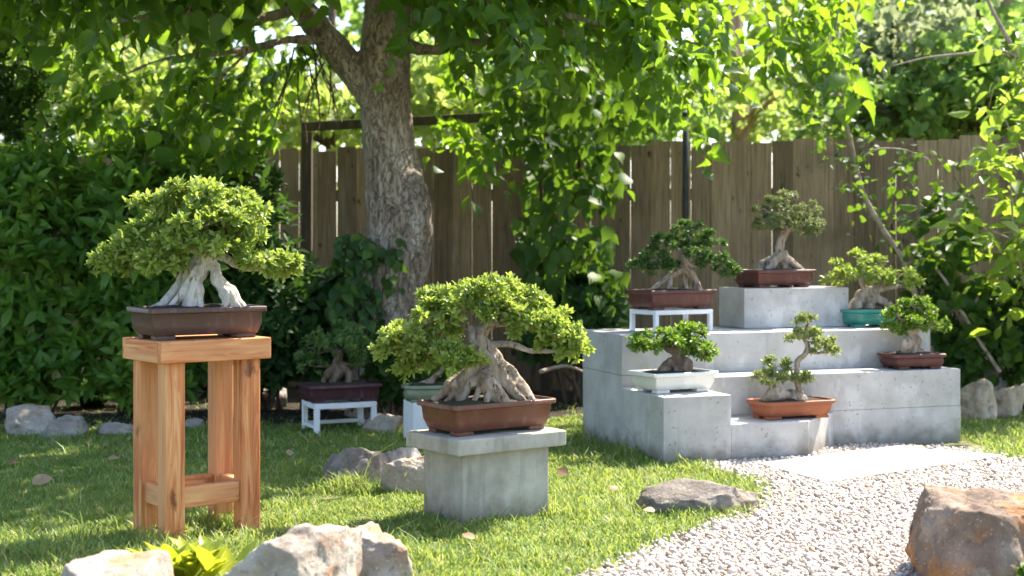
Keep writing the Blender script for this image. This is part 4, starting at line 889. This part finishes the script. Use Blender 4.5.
# ------------------------------------------------------------------ beyond the fence
def far_tree(name, label, px, D, crowns, mat, bark, L=.14, tw0=.1, top=60, lean=0, k=5, group='trees beyond the fence'):
    loc = ((px - 512) * D / F, D, 0)
    r = thing(name, label, 'tree', loc, 0, group)
    T = Tubes(); lv = Leaves()
    z1 = P(px, top, D).z
    T.add([loc, (loc[0] + lean * .3, D, z1 * .5), (loc[0] + lean, D + .1, z1), (loc[0] + lean * 1.3, D + .2, z1 + 1.5)], [tw0, tw0 * .85, tw0 * .7, tw0 * .3], 9, 6, .08)
    for (cx, cy, rx, ry, dr, n) in crowns:
        c = np.array(P(cx, cy, D)); R = np.array([rx * D / F, dr, ry * D / F])
        for s in range(5):
            e = c + sphere_dirs(1)[0] * R * .8
            b = np.array([loc[0] + lean * .8, D, min(z1 * .8, c[2] * .85)])
            T.add([tuple(b), tuple((b + e) / 2 + np.array([0, 0, .12])), tuple(e)], [tw0 * .3, tw0 * .2, tw0 * .06], 6, 4)
        m = max(5, n // 6)
        cc = c + sphere_dirs(m) * R * (rng.random((m, 1)) ** .4)
        pos = np.repeat(cc, 9, 0) + rng.normal(size=(m * 9, 3)) * .22
        rosettes(lv, ROUND, pos, rng.normal(size=pos.shape) + np.array([0, 0, .5]), k, L, 40, 110, .3)
    T.build('trunk', bark, r, loc); lv.build('crown', mat, r, loc)
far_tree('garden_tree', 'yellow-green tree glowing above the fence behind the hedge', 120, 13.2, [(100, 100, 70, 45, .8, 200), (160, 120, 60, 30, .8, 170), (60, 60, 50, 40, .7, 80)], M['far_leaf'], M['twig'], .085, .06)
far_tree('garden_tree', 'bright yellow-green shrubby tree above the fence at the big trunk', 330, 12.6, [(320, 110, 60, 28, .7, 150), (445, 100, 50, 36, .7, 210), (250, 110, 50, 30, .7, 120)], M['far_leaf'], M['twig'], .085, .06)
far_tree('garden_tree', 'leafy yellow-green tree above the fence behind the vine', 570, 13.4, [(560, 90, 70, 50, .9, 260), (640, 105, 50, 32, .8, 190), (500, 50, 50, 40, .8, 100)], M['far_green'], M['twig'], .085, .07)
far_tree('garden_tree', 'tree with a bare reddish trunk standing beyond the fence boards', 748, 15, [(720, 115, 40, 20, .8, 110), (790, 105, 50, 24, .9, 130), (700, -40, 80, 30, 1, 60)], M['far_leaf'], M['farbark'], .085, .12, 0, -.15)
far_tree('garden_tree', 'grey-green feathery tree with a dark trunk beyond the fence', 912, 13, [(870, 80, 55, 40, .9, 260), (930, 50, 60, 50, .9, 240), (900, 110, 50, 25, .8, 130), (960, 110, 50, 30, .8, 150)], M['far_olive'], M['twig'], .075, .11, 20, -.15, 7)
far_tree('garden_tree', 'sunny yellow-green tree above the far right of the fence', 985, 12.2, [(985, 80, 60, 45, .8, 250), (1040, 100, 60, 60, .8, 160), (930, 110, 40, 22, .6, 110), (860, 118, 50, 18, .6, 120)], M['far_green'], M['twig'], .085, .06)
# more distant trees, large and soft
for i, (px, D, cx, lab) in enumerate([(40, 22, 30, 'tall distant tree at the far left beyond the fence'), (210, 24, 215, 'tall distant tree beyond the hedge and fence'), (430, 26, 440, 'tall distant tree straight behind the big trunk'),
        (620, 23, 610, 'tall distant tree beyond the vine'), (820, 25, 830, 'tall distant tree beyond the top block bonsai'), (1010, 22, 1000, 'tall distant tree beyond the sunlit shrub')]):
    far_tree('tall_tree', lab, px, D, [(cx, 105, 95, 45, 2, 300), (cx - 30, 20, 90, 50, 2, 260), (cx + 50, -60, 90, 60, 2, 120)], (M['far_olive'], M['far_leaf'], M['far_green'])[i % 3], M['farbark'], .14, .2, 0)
# ------------------------------------------------------------------ fallen leaves and dry sticks
for i, (px, py, L, lab) in enumerate([(32, 491, .085, 'large curled pale brown leaf lying on the shaded lawn'), (568, 482, .06, 'curled brown leaf on the sunny grass right of the pedestal'), (611, 499, .04, 'small orange leaf on the sunny grass near the flat rock'),
        (108, 466, .05, 'brown leaf on the dim lawn left of the timber stand'), (474, 549, .05, 'pale dry leaf in the grass in front of the pedestal'), (290, 463, .05, 'round brown leaf on the lawn left of the dark flat rock'), (655, 520, .045, 'reddish leaf in the grass below the flat rock'), (8, 470, .05, 'tan leaf on the lawn at the far left edge')]):
    p = G(px, py); lv = Leaves()
    a = rng.random() * 6.28
    lv.add(ROUND, np.zeros((1, 3)), np.array([[math.cos(a), math.sin(a) * .3, .25]]), np.array([[rng.normal() * .4, -.5, 1]]), np.array([L]))
    o = lv.build('fallen_leaf', M['dead_leaf'], None); o.location = (p.x, p.y, .035)
    md = o.modifiers.new('s', 'SUBSURF'); md.levels = md.render_levels = 2
    tag(o, lab, 'leaf', 'fallen leaves on the lawn')
for i, (pts, lab) in enumerate([([(540, 372, 9.0), (566, 366, 9.1), (592, 376, 9.0)], 'bleached dry branch on the dark bed behind the pedestal bonsai'), ([(985, 345, 9.1), (960, 320, 9.2), (948, 285, 9.2), (930, 262, 9.3)], 'bare twisted stick leaning on the fence behind the tan rocks'),
        ([(1000, 372, 9.0), (975, 335, 9.1), (962, 312, 9.1), (940, 300, 9.2)], 'thin bare branch crossing the dark corner above the tan rocks')]):
    T = Tubes(); w3 = [P(*p) for p in pts]
    T.add([tuple(p) for p in w3], [.016] + [.012] * (len(pts) - 2) + [.005], 7, 6, .1)
    l0 = (w3[0].x, w3[0].y, 0)
    o = T.build('dry_branch', M['palebranch'], None, l0); o.location = l0; tag(o, lab, 'branch')

# ------------------------------------------------------------------ grass
def build_grass():
    def vis(n, d0, d1, margin=1.1):
        D = np.sqrt(rng.uniform(d0 ** 2, d1 ** 2, n)); x = (rng.random(n) * 2 - 1) * (.36 * D + margin)
        return x, D
    xs, ys = [], []
    for n, d0, d1 in ((165000, 3.7, 5.6), (165000, 5.6, 7.3), (110000, 7.3, 9.4)):
        x, y = vis(n, d0, d1); xs.append(x); ys.append(y)
    x = np.concatenate(xs); y = np.concatenate(ys)
    # soft outlines where lawn meets gravel and bed
    jx = x + .045 * rng.normal(size=len(x)); jy = y + .045 * rng.normal(size=len(x))
    keep = ~inside(GPn, jx, jy) & ~(inside(BED, jx, jy) & (rng.random(len(x)) < .93))
    sx = (x - O.x) * U.x + (y - O.y) * U.y; tx = (x - O.x) * W.x + (y - O.y) * W.y
    keep &= ~((sx > -.005) & (sx < 1.89) & (tx > -.005) & (tx < 1.1))
    px_ = (x - PO.x) * math.cos(PA) + (y - PO.y) * math.sin(PA); py_ = -(x - PO.x) * math.sin(PA) + (y - PO.y) * math.cos(PA)
    keep &= ~((px_ > .05) & (px_ < .47) & (py_ > .04) & (py_ < .315))
    x, y = x[keep], y[keep]; n = len(x)
    lo = np.array([noise.noise(Vector((a * 1.1, b * 1.1, 3))) for a, b in zip(x, y)])
    hi = np.array([noise.noise(Vector((a * 6, b * 6, 9))) for a, b in zip(x, y)])
    bare = (hi * .6 + lo * .6 > .24) & (rng.random(n) < .62)
    h = .027 * (1 + .6 * lo + 1.0 * hi) * (.55 + .8 * rng.random(n))
    # longer uncut grass against the display, pedestal, stand and flat rock
    def near(cx, cy, r0, gain):
        nonlocal h
        d = np.hypot(x - cx, y - cy); h = h * (1 + gain * np.clip(1 - d / r0, 0, 1) * (rng.random(n) ** .5))
    for c_, r0, gn in [(S(-.05, .3), .28, 1.5), (S(.1, -.06), .22, 1.4), (S(-.05, .7), .25, 1.2), (onped(.2, -.02), .15, .5), (onped(-.02, .2), .2, .8), (onped(.5, .0), .2, .8), (onstand(.03, .03), .2, .7), (onstand(.3, .2), .2, 1.3), (G(690, 515), .25, 1.1), (G(400, 490), .3, 1.5), (G(350, 490), .25, 1.2), (G(70, 440), .3, 1.1), (G(380, 560), .3, 1.0), (G(20, 560), .4, 1.0), (G(430, 530), .3, 1.0)]:
        near(c_[0], c_[1], r0, gn)
    tall = rng.random(n) < .022; h = np.where(tall, h * 2.1, h)
    a = rng.random(n) * 6.283; bend = (.25 + .75 * rng.random(n)) * h
    w = (.0018 + .0016 * rng.random(n)) * (1 + .35 * (y > 6.5))
    ca, sa = np.cos(a), np.sin(a); b2 = a + 1.57 + .6 * rng.normal(size=n); wx, wy = np.cos(b2) * w, np.sin(b2) * w
    V = np.zeros((n, 6, 3), np.float32)
    for r, (t, ww) in enumerate(((0, 1), (.55, .8), (1, .12))):
        bx, by, bz = x + ca * bend * t * t, y + sa * bend * t * t, h * (t - .18 * t * t)
        V[:, r * 2] = np.stack([bx - wx * ww, by - wy * ww, bz], -1); V[:, r * 2 + 1] = np.stack([bx + wx * ww, by + wy * ww, bz], -1)
    Fc = np.array([[0, 1, 3, 2], [2, 3, 5, 4]])[None] + (np.arange(n) * 6)[:, None, None]
    r = np.clip(.42 + .25 * lo + .2 * hi + .22 * rng.normal(size=n), 0, .88); dry = rng.random(n) < (.05 + .14 * np.clip(hi + .35, 0, 1)); r = np.where(dry, .93 + .07 * rng.random(n), r)
    k = ~bare
    Vk = V[k]; nk = len(Vk)
    Fk = (np.array([[0, 1, 3, 2], [2, 3, 5, 4]])[None] + (np.arange(nk) * 6)[:, None, None]).reshape(-1, 4)
    o = link('grass', np_mesh('grass', Vk.reshape(-1, 3), Fk, np.repeat(r[k], 6)), M['grass'])
    o['kind'] = 'stuff'; o['label'] = 'short sunlit and shaded lawn grass'; o['category'] = 'grass'
build_grass()

# ------------------------------------------------------------------ gravel
def build_gravel():
    bm = bmesh.new(); bmesh.ops.create_icosphere(bm, subdivisions=1, radius=1)
    tv = np.array([v.co[:] for v in bm.verts]); tf = np.array([[v.index for v in f.verts] for f in bm.faces]); bm.free()
    step = .0152
    gx, gy = np.meshgrid(np.arange(-.1, 4.1, step), np.arange(3.75, 7.5, step)); gx = gx.ravel(); gy = gy.ravel()
    gx = gx + rng.normal(size=len(gx)) * .006; gy = gy + rng.normal(size=len(gy)) * .006
    k = inside(GPn, gx + .035 * rng.normal(size=len(gx)), gy + .035 * rng.normal(size=len(gx))) & (gx < .37 * gy + 1.2)
    sx = (gx - O.x) * U.x + (gy - O.y) * U.y; tx = (gx - O.x) * W.x + (gy - O.y) * W.y
    k &= ~((tx > 0) & (sx > 0) & (sx < .79)) & ~((tx > .28) & (sx > .7))
    slab = np.array([(p.x, p.y) for p in sl]); k &= ~inside(slab, gx, gy)
    gx, gy = gx[k], gy[k]; n = len(gx)
    r = .0065 + .0075 * rng.random(n) ** 2
    q4 = nrm(rng.normal(size=(n, 4))); w_, x_, y_, z_ = q4.T
    R = np.stack([1 - 2 * (y_ * y_ + z_ * z_), 2 * (x_ * y_ - z_ * w_), 2 * (x_ * z_ + y_ * w_), 2 * (x_ * y_ + z_ * w_), 1 - 2 * (x_ * x_ + z_ * z_), 2 * (y_ * z_ - x_ * w_), 2 * (x_ * z_ - y_ * w_), 2 * (y_ * z_ + x_ * w_), 1 - 2 * (x_ * x_ + y_ * y_)], -1).reshape(n, 3, 3)
    sc = np.stack([1.0 + .35 * rng.random(n), .85 + .2 * rng.random(n), .55 + .25 * rng.random(n)], -1) * r[:, None]
    V = tv[None] * (1 + .22 * (rng.random((n, len(tv), 1)) - .5)) * sc[:, None, :]
    V = np.einsum('nij,nkj->nki', R, V) + np.stack([gx, gy, .006 + r * .4 + .006 * rng.random(n)], -1)[:, None, :]
    Fc = (tf[None] + (np.arange(n) * len(tv))[:, None, None]).reshape(-1, 3)
    o = link('gravel', np_mesh('gravel', V.reshape(-1, 3), Fc, np.repeat(rng.random(n), len(tv))), M['pebble'])
    o['kind'] = 'stuff'; o['label'] = 'pale pinkish gravel of small rounded pebbles'; o['category'] = 'gravel'
    print('pebbles', n)
build_gravel()

# ------------------------------------------------------------------ light, sky, camera
SUN_EL, SUN_TH = math.radians(52), math.radians(42)      # direction to the sun: right and behind the fence
sd = Vector((math.cos(SUN_EL) * math.cos(SUN_TH), math.cos(SUN_EL) * math.sin(SUN_TH), math.sin(SUN_EL)))
w = bpy.data.worlds.new('World'); bpy.context.scene.world = w; w.use_nodes = True
nt = w.node_tree; bg = nt.nodes['Background']
sky = nt.nodes.new('ShaderNodeTexSky'); sky.sky_type = 'NISHITA'; sky.sun_disc = False
sky.sun_elevation = SUN_EL; sky.sun_rotation = math.atan2(sd.x, sd.y); sky.air_density = 1.0; sky.dust_density = 1.6; sky.ozone_density = 1.0
nt.links.new(sky.outputs[0], bg.inputs[0]); bg.inputs[1].default_value = .1
L_ = bpy.data.lights.new('sun', 'SUN'); L_.energy = 3.9; L_.angle = math.radians(.5); L_.color = (1, .92, .78)
so = bpy.data.objects.new('sun', L_); C.objects.link(so); so.rotation_euler = (-sd).to_track_quat('-Z', 'Y').to_euler()
cam = bpy.data.cameras.new('camera'); co = bpy.data.objects.new('camera', cam); C.objects.link(co)
co.location = (0, 0, CH); co.rotation_euler = (math.pi / 2, 0, 0)
cam.lens = 50; cam.sensor_width = 36; cam.shift_y = -42 / 1024; cam.clip_end = 500
cam.dof.use_dof = True; cam.dof.focus_distance = 5.6; cam.dof.aperture_fstop = 2.8
sc = bpy.context.scene; sc.camera = co
sc.view_settings.view_transform = 'Standard'; sc.view_settings.look = 'None'; sc.view_settings.gamma = 1; sc.view_settings.exposure = 2.12
sc.render.engine = 'CYCLES'
cy = sc.cycles
cy.use_denoising = True; cy.max_bounces = 7; cy.diffuse_bounces = 4; cy.transmission_bounces = 5; cy.glossy_bounces = 2; cy.transparent_max_bounces = 4
cy.use_adaptive_sampling = True; cy.adaptive_threshold = .02; cy.sample_clamp_indirect = 8
